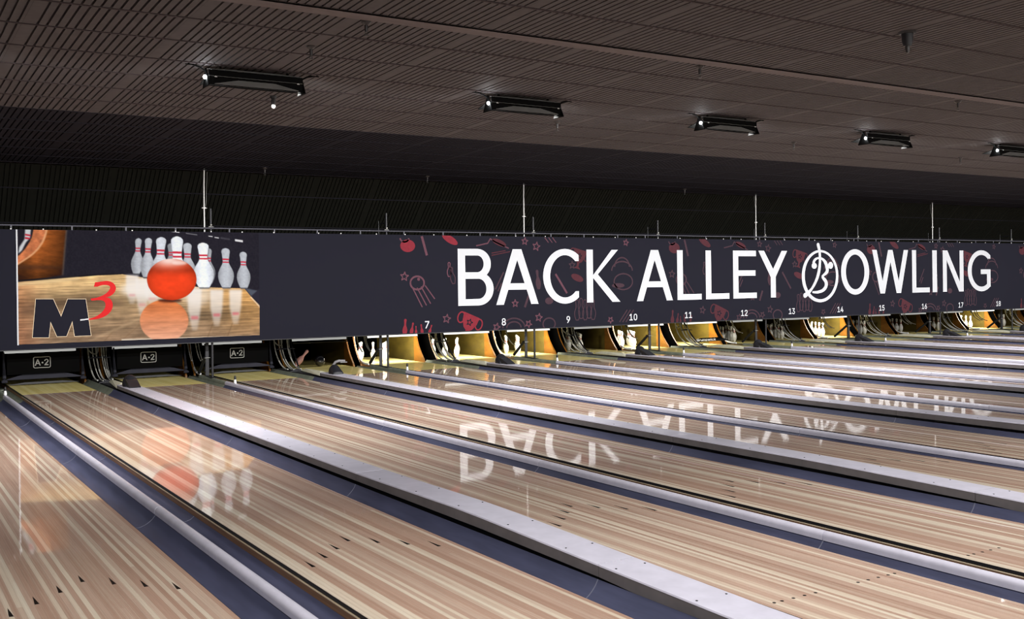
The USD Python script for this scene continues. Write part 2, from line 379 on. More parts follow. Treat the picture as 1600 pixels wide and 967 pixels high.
for n in range(FIRST, LAST + 1):
    x0, x1 = left[n], left[n] + LANE_W
    lab = lane_look.get(n) or f'glossy maple bowling lane, {lane_words(n)}'
    t = thing('bowling_lane', lab, 'bowling lane', group='bowling lanes side by side')
    part(t, 'lane_bed', bx(x0 - .012, x1 + .012, Y0, Y_TAIL, -.29, -.027), 'bed_wood')
    for xa in (x0 - .004, x1 - .006): part(t, 'edge_strip', bx(xa, xa + .010, Y0, Y_TAIL, -.022, -.002), 'black_edge')
    for xa in (x0 - .014, x1 - .010): part(t, 'metal_strip', bx(xa, xa + .024, Y0, Y_DECK, -.027, -.022), 'thin_strip')
    tops = lane_top(n, Y0, Y_DECK - .002, range(39))
    if n in NEAR:
        for m, uv in tops: part(t, 'board', m, 'maple_board', uv=uv)
    else:
        m, uv = joined(tops); part(t, 'lane_surface', m, 'maple_board', uv=uv)
    m, uv = joined(lane_top(n, Y_DECK, Y_TAIL, range(39))); part(t, 'pin_deck', m, 'deck_board', uv=uv)
    for i in range(7): part(t, 'arrow', arrow_mesh(x0 + BOARD * (4.5 + 5 * i), 4.7376 - .1471 * abs(i - 3)), 'marker_black')
    ds = [2.5, 4.5, 7.5, 10.5, 13.5]
    for d in ds + [39 - q for q in ds[::-1]]: part(t, 'guide_dot', dot_mesh(x0 + BOARD * d, 2.1923), 'marker_black')

# ------------------------------------------------------------------ gutters, dividers, caps
JOINTS = [0.0, 2.95, 6.15, 9.35, 12.55, 15.45]
def gutter_section(xa, xb, lane_on_right, y0, y1, t=.006, rise=.03):
    """channel between xa and xb; rim by the lane at -.05, rim by the divider at -.012"""
    k = 9; pts = []
    for i in range(k + 1):
        u = i / k; z = -.064 - .052 * math.sin(math.pi * u) ** .7 + (rise * u)
        pts.append((u, z))
    xs = [(xb - u * (xb - xa) if lane_on_right else xa + u * (xb - xa)) for u, _ in pts]
    top = [(a, z) for a, (_, z) in zip(xs, pts)]
    sec = top + [(a, z - t) for a, z in top[::-1]]
    return loft_y(sec, [y0, y1])
def gutters_between(n):
    """the two gutters and the divider between lane n and lane n+1"""
    wide = n % 2 == 1
    xa = left[n] + LANE_W + .014; xb = left[n + 1] - .014; c = (xa + xb) / 2
    half = .128 if wide else .035
    rise = .088 if wide else .046
    for side, (a, b, right_side, ln) in enumerate(((xa, c - half * (.99 if wide else .8), False, n), (c + half * (.99 if wide else .8), xb, True, n + 1))):
        if ln < FIRST or ln > LAST: continue
        g = thing('gutter', f'dark blue gutter channel along the {"left" if right_side else "right"} side of {lane_words(ln)}', 'gutter', group='gutters along the lanes')
        for q in range(len(JOINTS) - 1):
            part(g, 'gutter_section', gutter_section(a, b, right_side, JOINTS[q] + .002, JOINTS[q + 1] - .002, rise=rise), 'gutter_blue', smooth=35)
            if q: part(g, 'joint_strip', gutter_section(a + .002, b - .002, right_side, JOINTS[q] - .0035, JOINTS[q] + .0035, .004, rise).apply_translation([0, 0, .0015]), 'joint_strip', label='thin light joint strip')
        part(g, 'gutter_section', gutter_section(a, b, right_side, JOINTS[-1] + .002, 17.62, rise=rise), 'gutter_end', smooth=35, label='grey green end section of the gutter')
    if not (FIRST <= n and n + 1 <= LAST): return
    if wide:
        pass
        lab = f'broad pale lilac ball return cover just right of {lane_words(n)}'
        t = thing('ball_return_track', lab, 'lane divider', group='broad covers between lane pairs')
        bump = .024 if n == 3 else .012 if n == 5 else .016
        def ztop(y): return float(np.interp(y, [0, 1.9, 3, 4.4, 6, 9, 12.5, 16.4], [.084, .086, .105, .11 + bump, .116, .112, .110, .110]))
        def zbot(y): return float(np.interp(y, [0, 1.9, 2.9, 4.2, 9, 16.4], [-.02, -.015, .035, .052, .048, .052]))
        def shell(y0, y1, what='top'):
            ys = np.arange(y0, y1 - .05, .4).tolist() + [y1]
            V, F = [], []
            for y in ys:
                zt, zb = ztop(y), zbot(y); zm = zt - .010; hf = half - .004
                if what == 'top': P = [(-half, zm), (-half + .001, zt - .006), (-half + .004, zt - .0015), (-half + .010, zt), (half - .010, zt), (half - .004, zt - .0015), (half - .001, zt - .006), (half, zm)]
                else: P = [(-hf, zb), (-hf, zb + (zm - zb) * .5), (-hf, zm), (-hf + .02, zm), (hf - .02, zm), (hf, zm), (hf, zb + (zm - zb) * .5), (hf, zb)]
                V += [[c + px, y, pz] for px, pz in P]
            k = 8
            for i in range(len(ys) - 1):
                for j in range(k):
                    p, q = i * k + j, i * k + (j + 1) % k
                    F += [[p, p + k, q + k], [p, q + k, q]]
            for base, fl in ((0, 0), ((len(ys) - 1) * k, 1)):
                for j in range(1, k - 1): F.append([base, base + j, base + j + 1] if not fl else [base, base + j + 1, base + j])
            m = trimesh.Trimesh(np.array(V), np.array(F), process=False)
            if m.volume < 0: m.invert()
            return m
        for q in range(len(JOINTS) - 1):
            y1 = JOINTS[q + 1] - .003
            sec = part(t, 'cap_section', shell(JOINTS[q] + .003, min(y1, 15.2)), 'cap_paint', smooth=25)
            part(t, 'flange', shell(JOINTS[q] + .003, min(y1, 15.2), 'side'), 'flange_grey', label='grey side flange')
            sc = []
            for yy in np.arange(JOINTS[q] + .35, y1 - .1, .62):
                for sx in (-half + .035, half - .035):
                    sc.append(trimesh.creation.cylinder(.006, .004, sections=8).apply_translation([c + sx + random.uniform(-.006, .006), yy, ztop(yy)]))
            if n in (3, 5, 7): part(sec, 'screw', cat_(sc), 'cap_dark', kind='stuff', label='dark screw heads along the cap')
        part(t, 'cap_end', rbox(c - half, c + half, 15.22, 16.42, .05, .112, .008), 'cap_end_paint', label='cream end piece of the cap')
        structure('divider_base', bx(c - half * .5, c + half * .5, Y0, 17.55, -.30, .02), 'cap_dark', '/World/floor')
        hood_places.append((n, c))
    else:
        t = thing('lane_divider', f'narrow rounded pale metal divider just right of {lane_words(n)}', 'lane divider', group='narrow dividers between lanes')
        hw = .035
        sec = [(-hw, -.016)] + [(hw * -math.cos(w), .008 + .030 * math.sin(w)) for w in np.linspace(0, math.pi, 11)] + [(hw, -.016)]
        for q in range(len(JOINTS) - 1):
            part(t, 'cap_section', loft_y([(c + a, z) for a, z in sec], [JOINTS[q] + .003, JOINTS[q + 1] - .003]), 'cap_paint', smooth=40)
        part(t, 'cap_end', loft_y([(c + a, z) for a, z in sec], [JOINTS[-1] + .003, 17.0]), 'gutter_end', smooth=40, label='grey green end piece of the divider')
        structure('divider_base', bx(c - hw * .72, c + hw * .72, Y0, 17.0, -.30, -.018), 'cap_dark', '/World/floor')
        narrow_places.append((n, c))
hood_places, narrow_places = [], []
for n in range(0, LAST + 1):
    if n == 0:
        left[0] = left[1] - GAP_N - LANE_W
    if n == LAST: left[LAST + 1] = left.get(LAST + 1, RIGHT_END + (GAP_N if LAST % 2 == 0 else GAP_W))
    gutters_between(n)

# ball return hoods on the broad caps
def ellipsoid(c, r, sub=3):
    m = trimesh.creation.icosphere(sub, 1.0); m.apply_scale(r); m.apply_translation(c); return m
def hull_of(*ms):
    P = np.vstack([np.array(m.vertices) for m in ms]); return trimesh.convex.convex_hull(P)
def cut_below(m, z):
    return trimesh.intersections.slice_mesh_plane(m, [0, 0, 1], [0, 0, z], cap=True, engine='earcut')
hood = None
for n, c in hood_places:
    if n < 3: continue
    lab = {3: 'leftmost black rubber hood, on the pale cover below the poster', 5: 'black ball return hood with its grey lever tipped up'}.get(n, f'black ball return hood on the cover right of {lane_words(n)}')
    if n == 5:
        t = thing('ball_return_hood', lab, 'ball return hood', (c, 14.86, .112), group='hoods on the broad covers')
        part(t, 'dome', cut_below(hull_of(ellipsoid((0, 0, .02), (.10, .10, .13)), ellipsoid((0, -.14, .0), (.10, .05, .06))), 0), 'hood_rubber', smooth=50)
        part(t, 'lever', cat_(tube([(-.02, .02, .13), (.02, 0, .19), (.07, -.02, .205), (.17, -.05, .205)], [.02, .024, .026, .02], 10), rbox(.06, .19, -.11, .02, .175, .2, .01)), 'hood_lever', smooth=40, label='grey lever tipped up')
        continue
    if hood is None:
        hood = t = thing('ball_return_hood', lab, 'ball return hood', (c, 14.86, .112), group='hoods on the broad covers')
        part(t, 'dome', cut_below(hull_of(ellipsoid((0, .03, .03), (.108, .105, .14)), ellipsoid((0, -.05, .0), (.112, .09, .09))), 0), 'hood_rubber', smooth=60)
        nose = Polygon([(-.04, 0), (-.04, .11), (-.12, .092), (-.33, .012), (-.34, 0)])
        w = trimesh.creation.extrude_polygon(nose, .16, engine='earcut'); v = w.vertices.copy(); w.vertices = np.stack([v[:, 2] - .08, v[:, 0], v[:, 1]], 1); w.fix_normals()
        part(t, 'nose', w, 'hood_rubber', label='sloping nose of the hood')
    else: dup(hood, (c, 14.86, .112), lab)

# small ball sensors on the narrow dividers
sensor = None
for n, c in narrow_places:
    if n < 2: continue
    y = {4: 15.0}.get(n, 15.45); lab = f'black topped white sensor on the divider right of {lane_words(n)}'
    if sensor is None:
        sensor = t = thing('ball_sensor', lab, 'sensor', (c, y, .040), group='ball sensors on the narrow dividers')
        part(t, 'sensor_body', lathe([(0, -.002), (.022, -.002), (.024, .01), (.018, .05), (.015, .062), (0, .062)], 14), 'white_paint', smooth=40, label='white body')
        part(t, 'sensor_cap', lathe([(0, .06), (.017, .06), (.02, .075), (.016, .105), (.006, .12), (0, .12)], 14), 'black_metal', smooth=40, label='black cap')
    else: dup(sensor, (c, y, .040), lab)

# posts that carry the sign, on the narrow dividers
post = None
for n, c in narrow_places:
    if n < 4: continue
    lab = f'dark braced steel sign post on the divider right of {lane_words(n)}'
    if post is None:
        post = t = thing('sign_post', lab, 'post', (c, 0, 0), group='posts that carry the sign')
        part(t, 'square_post', rbox(-.034, .034, 16.565, 16.635, .05, 2.80, .006), 'post_metal')
        part(t, 'pipe', rod((0, 16.258, .05), (0, 16.258, 2.92), .020, 12), 'post_metal', smooth=40)
        part(t, 'cross_bar', rbox(-.014, .014, 16.25, 16.62, 2.72, 2.75, .004), 'black_metal')
        part(t, 'brace', tube([(-.02, 16.63, .36), (-.02, 17.02, .072)], .028, 8), 'black_metal', smooth=40)
        part(t, 'collar', rbox(-.05, .05, 16.55, 16.65, .355, .375, .004), 'steel', label='pale steel collar')
        part(t, 'foot_plate', rbox(-.048, .048, 16.18, 16.72, .0385, .052, .003), 'black_metal')
        part(t, 'clamp', rbox(-.05, .05, 16.236, 16.262, 2.60, 2.625, .004), 'steel', label='bright clamp at the rail'); part(t, 'clamp_bolt', ellipsoid((0, 16.236, 2.64), (.018, .018, .018), 2), 'steel', label='bright clamp bolt')
    else: dup(post, (c, 0, 0), lab)

# white hanger rods from the ceiling edge down to the sign rail
hanger = None
for i, hx in enumerate((4.50, 10.97, 17.49, 24.08, 30.6)):
    lab = 'white hanger rod above the ' + ('bowling poster' if i == 0 else ['', 'letter A of the first word', 'last letter of the second word', 'last word of the sign', 'sign beyond the frame'][i])
    if hanger is None:
        hanger = t = thing('hanger_rod', lab, 'rod', (hx, 16.30, 0), group='white hanger rods above the sign')
        part(t, 'rod', tube([(0, 0, 2.5), (0, 0, 3.3), (.005, 0, 3.5), (.012, .01, 3.60)], .0125, 10), 'white_paint', smooth=40)
        part(t, 'collar', trimesh.creation.cylinder(.03, .025, sections=12).apply_translation([0, 0, 2.93]), 'white_paint'); part(t, 'collar_tab', rbox(-.05, .05, -.012, .012, 2.925, 2.94, .003), 'white_paint')
        part(t, 'ceiling_bracket', rbox(-.03, .05, -.03, .05, 3.575, 3.60, .004), 'black_metal', label='black ceiling bracket')
        part(t, 'wire', tube([(.035, .02, 2.96), (.06, .06, 3.2), (.075, .1, 3.35), (.10, .14, 3.56)], .0035, 6), 'steel', label='thin steel wire')
    else: dup(hanger, (hx, 16.30, 0), lab)

# ------------------------------------------------------------------ the long sign over the pins
SX0, SX1, SZ0, SZ1 = -3.0, RIGHT_END + 1.0, .655, 2.515
sign = thing('sign_banner', 'long dark blue sign banner with big white lettering over the pins', 'sign')
part(sign, 'panel', cat_(bx(SX0, SX1, SIGN_Y, SIGN_Y + .03, SZ0, SZ1)), 'sign_dark')
part(sign, 'edge_band', bx(SX0, SX1, SIGN_Y - .002, SIGN_Y + .032, SZ0 - .014, SZ0), 'black_metal', label='black lower edge')
S, T = .168, .132
def arc(cx, cz, rx, rz, a0, a1, k=28): return [(cx + rx * math.cos(math.radians(a)), cz + rz * math.sin(math.radians(a))) for a in np.linspace(a0, a1, k)]
def ell(cx, cz, rx, rz): return Polygon(arc(cx, cz, rx, rz, 0, 360, 49)[:-1])
def half_bowl(x0, z0, z1, xr, s=S, t=T):
    rz = (z1 - z0) / 2; rx = min(xr - x0, rz * 1.05); cx = xr - rx; cz = (z0 + z1) / 2
    out = unary_union([sbox(x0, z0, cx, z1), ell(cx, cz, rx, rz)]).intersection(sbox(x0, z0, xr, z1))
    inn = unary_union([sbox(x0 + s, z0 + t, max(cx, x0 + s + .01), z1 - t), ell(cx, cz, rx - s, rz - t)]).intersection(sbox(x0 + s, z0 + t, xr, z1 - t))
    return out.difference(inn)
def glyph(ch, w, h):
    if ch == 'B':
        m = h * .53
        return unary_union([half_bowl(0, 0, m + T / 2, w), half_bowl(0, m - T / 2, h, w * .93)])
    if ch == 'A':
        a = S * .62
        o = Polygon([(0, 0), (w / 2 - a, h), (w / 2 + a, h), (w, 0), (w - S * 1.06, 0), (w / 2, h * .80), (S * 1.06, 0)])
        bar = sbox(0, h * .265, w, h * .265 + T).intersection(Polygon([(0, 0), (w / 2 - a, h), (w / 2 + a, h), (w, 0)]))
        return unary_union([o, bar])
    if ch in 'CG':
        W = w if ch == 'G' else w * 1.02
        rx = W * .60
        ring = ell(rx, h / 2, rx, h / 2 + .012).difference(ell(rx, h / 2, rx - S * 1.05, h / 2 + .012 - T))
        cutx = w
        ring = ring.intersection(sbox(0, -1, cutx, 2))
        if ch == 'C': return ring.difference(Polygon([(rx, h / 2), (w * 1.6, h * 1.02), (w * 1.6, h * -.02)]).union(sbox(w * .86, h * .22, 2, h * .78)))
        ring = ring.difference(Polygon([(rx * .9, h * .50), (w * 1.7, h * 1.02), (w * 1.7, h * .50)]).union(sbox(w * .90, h * .5, 2, h * .80)))
        ring = ring.difference(sbox(w - S * .98, h * .3, w * 2, h * .6))
        return unary_union([ring.difference(sbox(w - .001, -1, 3, 3)), sbox(w - S, h * .10, w, h * .535), sbox(w * .57, h * .535 - T, w, h * .535)])
    if ch == 'K':
        return unary_union([sbox(0, 0, S, h), Polygon([(S * .9, h * .50), (w - S * 1.32, h), (w - .05, h), (S * 1.75, h * .53), (w, 0), (w - S * 1.28, 0), (S * .95, h * .47)])])
    if ch == 'L': return unary_union([sbox(0, 0, S, h), sbox(0, 0, w, T)])
    if ch == 'E': return unary_union([sbox(0, 0, S, h), sbox(0, 0, w, T), sbox(0, h * .47, w * .95, h * .47 + T), sbox(0, h - T, w * .98, h)])
    if ch == 'Y':
        j = h * .44
        return unary_union([sbox(w / 2 - S / 2, 0, w / 2 + S / 2, j + .03), Polygon([(0, h), (S * 1.12, h), (w / 2, j + S * 1.15), (w - S * 1.12, h), (w, h), (w / 2 + S / 2, j), (w / 2 - S / 2, j)])])
    if ch == 'O': return ell(w / 2, h / 2, w / 2, h / 2 + .012).difference(ell(w / 2, h / 2, w / 2 - S * 1.08, h / 2 + .012 - T * 1.03))
    if ch == 'W':
        s = S * 1.06; q = [0, .275, .5, .725, 1]
        def leg(x0, x1): return Polygon([(x0 - s / 2, h), (x0 + s / 2, h), (x1 + s / 2, 0), (x1 - s / 2, 0)])
        a = s / 2
        return unary_union([leg(a, w * q[1]), leg(w * .5, w * q[1]), leg(w * .5, w * q[3]), leg(w - a, w * q[3])])
    if ch == 'I': return sbox(0, 0, w, h)
    if ch == 'N': return unary_union([sbox(0, 0, S, h), sbox(w - S, 0, w, h), Polygon([(0, h), (S * 1.2, h), (w, 0), (w - S * 1.2, 0)])])
LETTERS = [('B', 9.346, 10.152), ('A', 10.208, 11.215), ('C', 11.333, 12.229), ('K', 12.43, 13.316), ('A', 13.762, 14.784), ('L', 14.917, 15.633), ('L', 15.762, 16.485), ('E', 16.607, 17.358), ('Y', 17.42, 18.38),
           ('O', 20.27, 21.326), ('W', 21.445, 22.869), ('L', 23.025, 23.747), ('I', 23.870, 24.060), ('N', 24.314, 25.216), ('G', 25.404, 26.444)]
for k, (ch, a, b) in enumerate(LETTERS):
    z0, h = (1.148, 1.112) if k < 9 else (1.178, 1.124)
    g = affinity.translate(glyph(ch, b - a, h), a, z0)
    part(sign, 'letter', plate(g, SIGN_Y - .006, .006), 'letter_white', label=f'white letter {ch}')
# the round emblem: a letter B drawn like a bass clef inside an oval ring
def ribbon(pts, ws):
    pts = np.array(pts, float); ws = np.interp(np.linspace(0, 1, len(pts)), np.linspace(0, 1, len(ws)), ws)
    return unary_union([Point(*p).buffer(w / 2, 8) for p, w in zip(pts, ws)] + [unary_union([Point(*pts[i]).buffer(ws[i] / 2, 8), Point(*pts[i + 1]).buffer(ws[i + 1] / 2, 8)]).convex_hull for i in range(len(pts) - 1)])
def spline(pts, k=40):
    from scipy.interpolate import CubicSpline
    pts = np.array(pts, float); s = np.append(0, np.cumsum(np.linalg.norm(np.diff(pts, axis=0), axis=1)))
    return CubicSpline(s, pts)(np.linspace(0, s[-1], k))
# traced in a 1055 x 967 drawing of the emblem; (x, y) -> metres on the banner
HSIGN = np.array([[8.46695223e-03, -1.07188189e-04, 1.38324542], [-6.00852213e-04, -9.81115974e-03, 6.02915917], [-2.94334400e-04, 3.72615439e-06, 1.0]])
def wall(px, py):
    q = HSIGN @ np.array([px, py, 1.0]); return (q[0] / q[2], q[1] / q[2])
E_ = lambda p: wall(1240 + p[0] / 8.79, 370 + p[1] / 8.79)
ring_o = Polygon([E_(p) for p in arc(362, 540, 252, 360, 0, 360, 61)[:-1]]); ring_i = Polygon([E_(p) for p in arc(366, 534, 214, 322, 0, 360, 61)[:-1]])
stick = ribbon([E_(p) for p in spline([(335, 110), (358, 240), (358, 380), (330, 540), (280, 660), (205, 765), (155, 805)])], [.10, .085, .085, .10, .085, .07, .12])
bowl = ribbon([E_(p) for p in spline([(285, 395), (275, 350), (310, 300), (375, 295), (430, 345), (458, 420), (450, 490), (395, 548), (425, 590), (448, 650), (430, 705), (380, 745), (320, 760), (265, 760)])], [.10, .08, .05, .06, .1, .115, .10, .06, .09, .11, .10, .08, .07, .05])
dots = unary_union([Polygon([E_(p) for p in arc(cx, cy, rx, ry, 0, 360, 25)[:-1]]) for cx, cy, rx, ry in ((282, 398, 36, 42), (506, 392, 35, 48))])
part(sign, 'emblem', plate(unary_union([ring_o.difference(ring_i), stick, bowl, dots]), SIGN_Y - .007, .007), 'letter_white', label='white oval emblem with a letter B drawn like a bass clef')
for n in range(7, 19):
    part(sign, 'lane_number', text_on_wall(str(n), .134, left[n] + LANE_W / 2, SIGN_Y - .001, .742, .004, True), 'letter_white', label=f'white lane number {n}')
# faint red bowling drawings printed on the banner, repeating every four lanes
def star(cx, cz, r, w=.018, rot=0):
    P = [(cx + (r if i % 2 == 0 else r * .45) * math.sin(rot + math.pi * i / 5), cz + (r if i % 2 == 0 else r * .45) * math.cos(rot + math.pi * i / 5)) for i in range(10)]
    return Polygon(P).buffer(w / 2).difference(Polygon(P).buffer(-w / 2))
PIN_R = [(0, .027), (.02, .036), (.057, .05), (.086, .057), (.114, .0605), (.149, .058), (.184, .047), (.219, .0314), (.238, .025), (.254, .0228), (.276, .0238), (.298, .0266), (.321, .0286), (.343, .0323), (.36, .031), (.373, .022), (.381, .006)]
PIN_R = [(z, r if z < .3 else min(r, .0324)) for z, r in PIN_R]
def pin_shape(cx, cz, h, rot=0):
    k = h / .381
    P = Polygon([(r * k, z * k) for z, r in PIN_R] + [(-r * k, z * k) for z, r in PIN_R[::-1]])
    return affinity.translate(affinity.rotate(P, rot, origin=(0, 0)), cx, cz)
def lines(L, w): return unary_union([LineString(l).buffer(w / 2, cap_style=2) for l in L])
def outline(s, w=.02): return s.buffer(w / 2).difference(s.buffer(-w / 2))
def trophy(cx, cz, k, rot):
    cup = Polygon([(-.30, .30), (.30, .30), (.27, .05), (.16, -.15), (.05, -.22), (.05, -.36), (.16, -.44), (-.16, -.44), (-.05, -.36), (-.05, -.22), (-.16, -.15), (-.27, .05)])
    hd = unary_union([outline(ell(sx * .34, .10, .12, .17), .045) for sx in (-1, 1)])
    s = unary_union([cup.difference(star(0, .05, .11, .03)), hd])
    return affinity.translate(affinity.rotate(affinity.scale(s, k, k, origin=(0, 0)), rot, origin=(0, 0)), cx, cz)
clip = sbox(SX0, SZ0 + .004, SX1, SZ1 - .002)
W_ = wall
def tile_icons():
    I = []
    add = lambda nm, mat, s: I.append((nm, mat, s))
    add('ball_print', 'print_red', ell(*W_(637, 384), .155, .118)); add('ball_print', 'print_rose', lines([arc(*W_(632, 372), .09, .07, 180, 360, 12)], .03))
    add('stick_print', 'print_rose', lines([[W_(659, 369), W_(667, 399)]], .05)); add('shoe_print', 'print_red', affinity.rotate(ell(*W_(703, 374), .19, .07), -28))
    for (px, py, r, rt) in ((632, 432, .085, .1), (698, 498, .085, .2), (820, 377, .075, .1), (838, 385, .09, .2), (776, 511, .08, .3), (805, 474, .075, 0), (842, 496, .085, .2), (826, 506, .075, .5), (978, 379, .07, .2), (954, 500, .07, .6)):
        add('star_print', 'print_rose', star(*W_(px, py), r, .022, rt))
    cx, cz = W_(652, 442); add('comet_ball_print', 'print_rose', unary_union([outline(ell(cx, cz, .145, .125), .035), lines([[(cx - .09 + .085 * i, cz - .11 + .02 * i), (cx + .10 + .09 * i, cz - .46 + .03 * i + (.06 if i == 3 else 0))] for i in range(4)], .024), ell(cx + .03, cz + .07, .03, .03)]))
    bz = .655
    add('pin_row_print', 'print_red', unary_union([pin_shape(W_(632, 510)[0], bz - .04, .32, -4), pin_shape(W_(642, 510)[0], bz - .03, .24, -12), pin_shape(W_(650, 510)[0], bz - .03, .17, 0), pin_shape(W_(660, 510)[0], bz - .03, .20, 8), pin_shape(W_(670, 510)[0], bz - .03, .19, -20)]))
    add('trophy_print', 'print_red', trophy(*W_(733, 506), .62, -22))
    add('arc_print', 'print_faint', lines([arc(*W_(803, 512), .26, .19, 0, 180, 16), arc(*W_(803, 512), .17, .12, 0, 180, 16)], .028))
    add('ring_print', 'print_faint', outline(ell(*W_(858, 506), .15, .12), .03)); add('pin_outline_print', 'print_rose', outline(pin_shape(*W_(702, 432), .27, 0), .022)); add('pin_outline_print', 'print_faint', outline(pin_shape(*W_(709, 443), .32, 10), .022))
    add('pin_group_print', 'print_faint', unary_union([outline(pin_shape(W_(902 + 6.2 * i, 500)[0], .79 + .03 * (i % 2), .42, 0), .02) for i in range(5)]))
    add('slash_print', 'print_faint', lines([[W_(968 + 5 * i, 503), W_(980 + 5 * i, 484)] for i in range(3)], .026)); add('slash_print', 'print_rose', lines([[W_(851 + 6 * i, 371), W_(857 + 6 * i, 379)] for i in range(3)], .02))
    add('shoe_print', 'print_deep', affinity.rotate(ell(*W_(780, 379), .17, .06), -20)); add('shoe_outline_print', 'print_rose', lines([[W_(744, 384), W_(762, 380), W_(766, 373), W_(774, 378), W_(795, 388)]], .026))
    add('slash_print', 'print_deep', lines([[W_(768, 399), W_(797, 393)], [W_(768, 395.5), W_(790, 391.5)]], .02)); add('slash_print', 'print_faint', lines([[W_(774, 452), W_(787, 425)], [W_(778, 455), W_(784, 442)]], .03))
    add('stick_print', 'print_rose', lines([[W_(868, 428), W_(886, 458)]], .045)); add('pin_print', 'print_faint', pin_shape(*W_(842, 452), .40, 6)); add('trophy_print', 'print_deep', trophy(*W_(905, 402), .55, -14)); add('ball_print', 'print_deep', affinity.rotate(ell(*W_(902, 434), .16, .07), -20))
    add('bag_print', 'print_faint', unary_union([lines([arc(*W_(972, 417), .20, .2, 0, 180, 16), arc(*W_(972, 423), .28, .2, 0, 180, 16)], .03), outline(ell(*W_(974, 440), .25, .17), .03)])); add('shoe_print', 'print_faint', ell(*W_(966, 446), .17, .05))
    add('slash_print', 'print_faint', lines([[W_(820, 480), W_(826, 462)]], .05)); add('star_print', 'print_faint', star(*W_(894, 414), .08, .02, 0)); add('ball_print', 'print_faint', ell(*W_(858, 470), .1, .07))
    return I
icons = tile_icons()
for k in range(5):
    for nm, mat, s in icons:
        g = affinity.translate(s, 6.568 * k, .0).intersection(clip)
        if g.is_empty or g.bounds[0] > SX1 - .2: continue
        mt = mat if k == 0 else {'print_red': 'print_deep', 'print_deep': 'print_deep', 'print_rose': 'print_faint', 'print_faint': 'print_faint'}[mat]
        part(sign, nm, plate(g, SIGN_Y - .0015, .0015), mt)

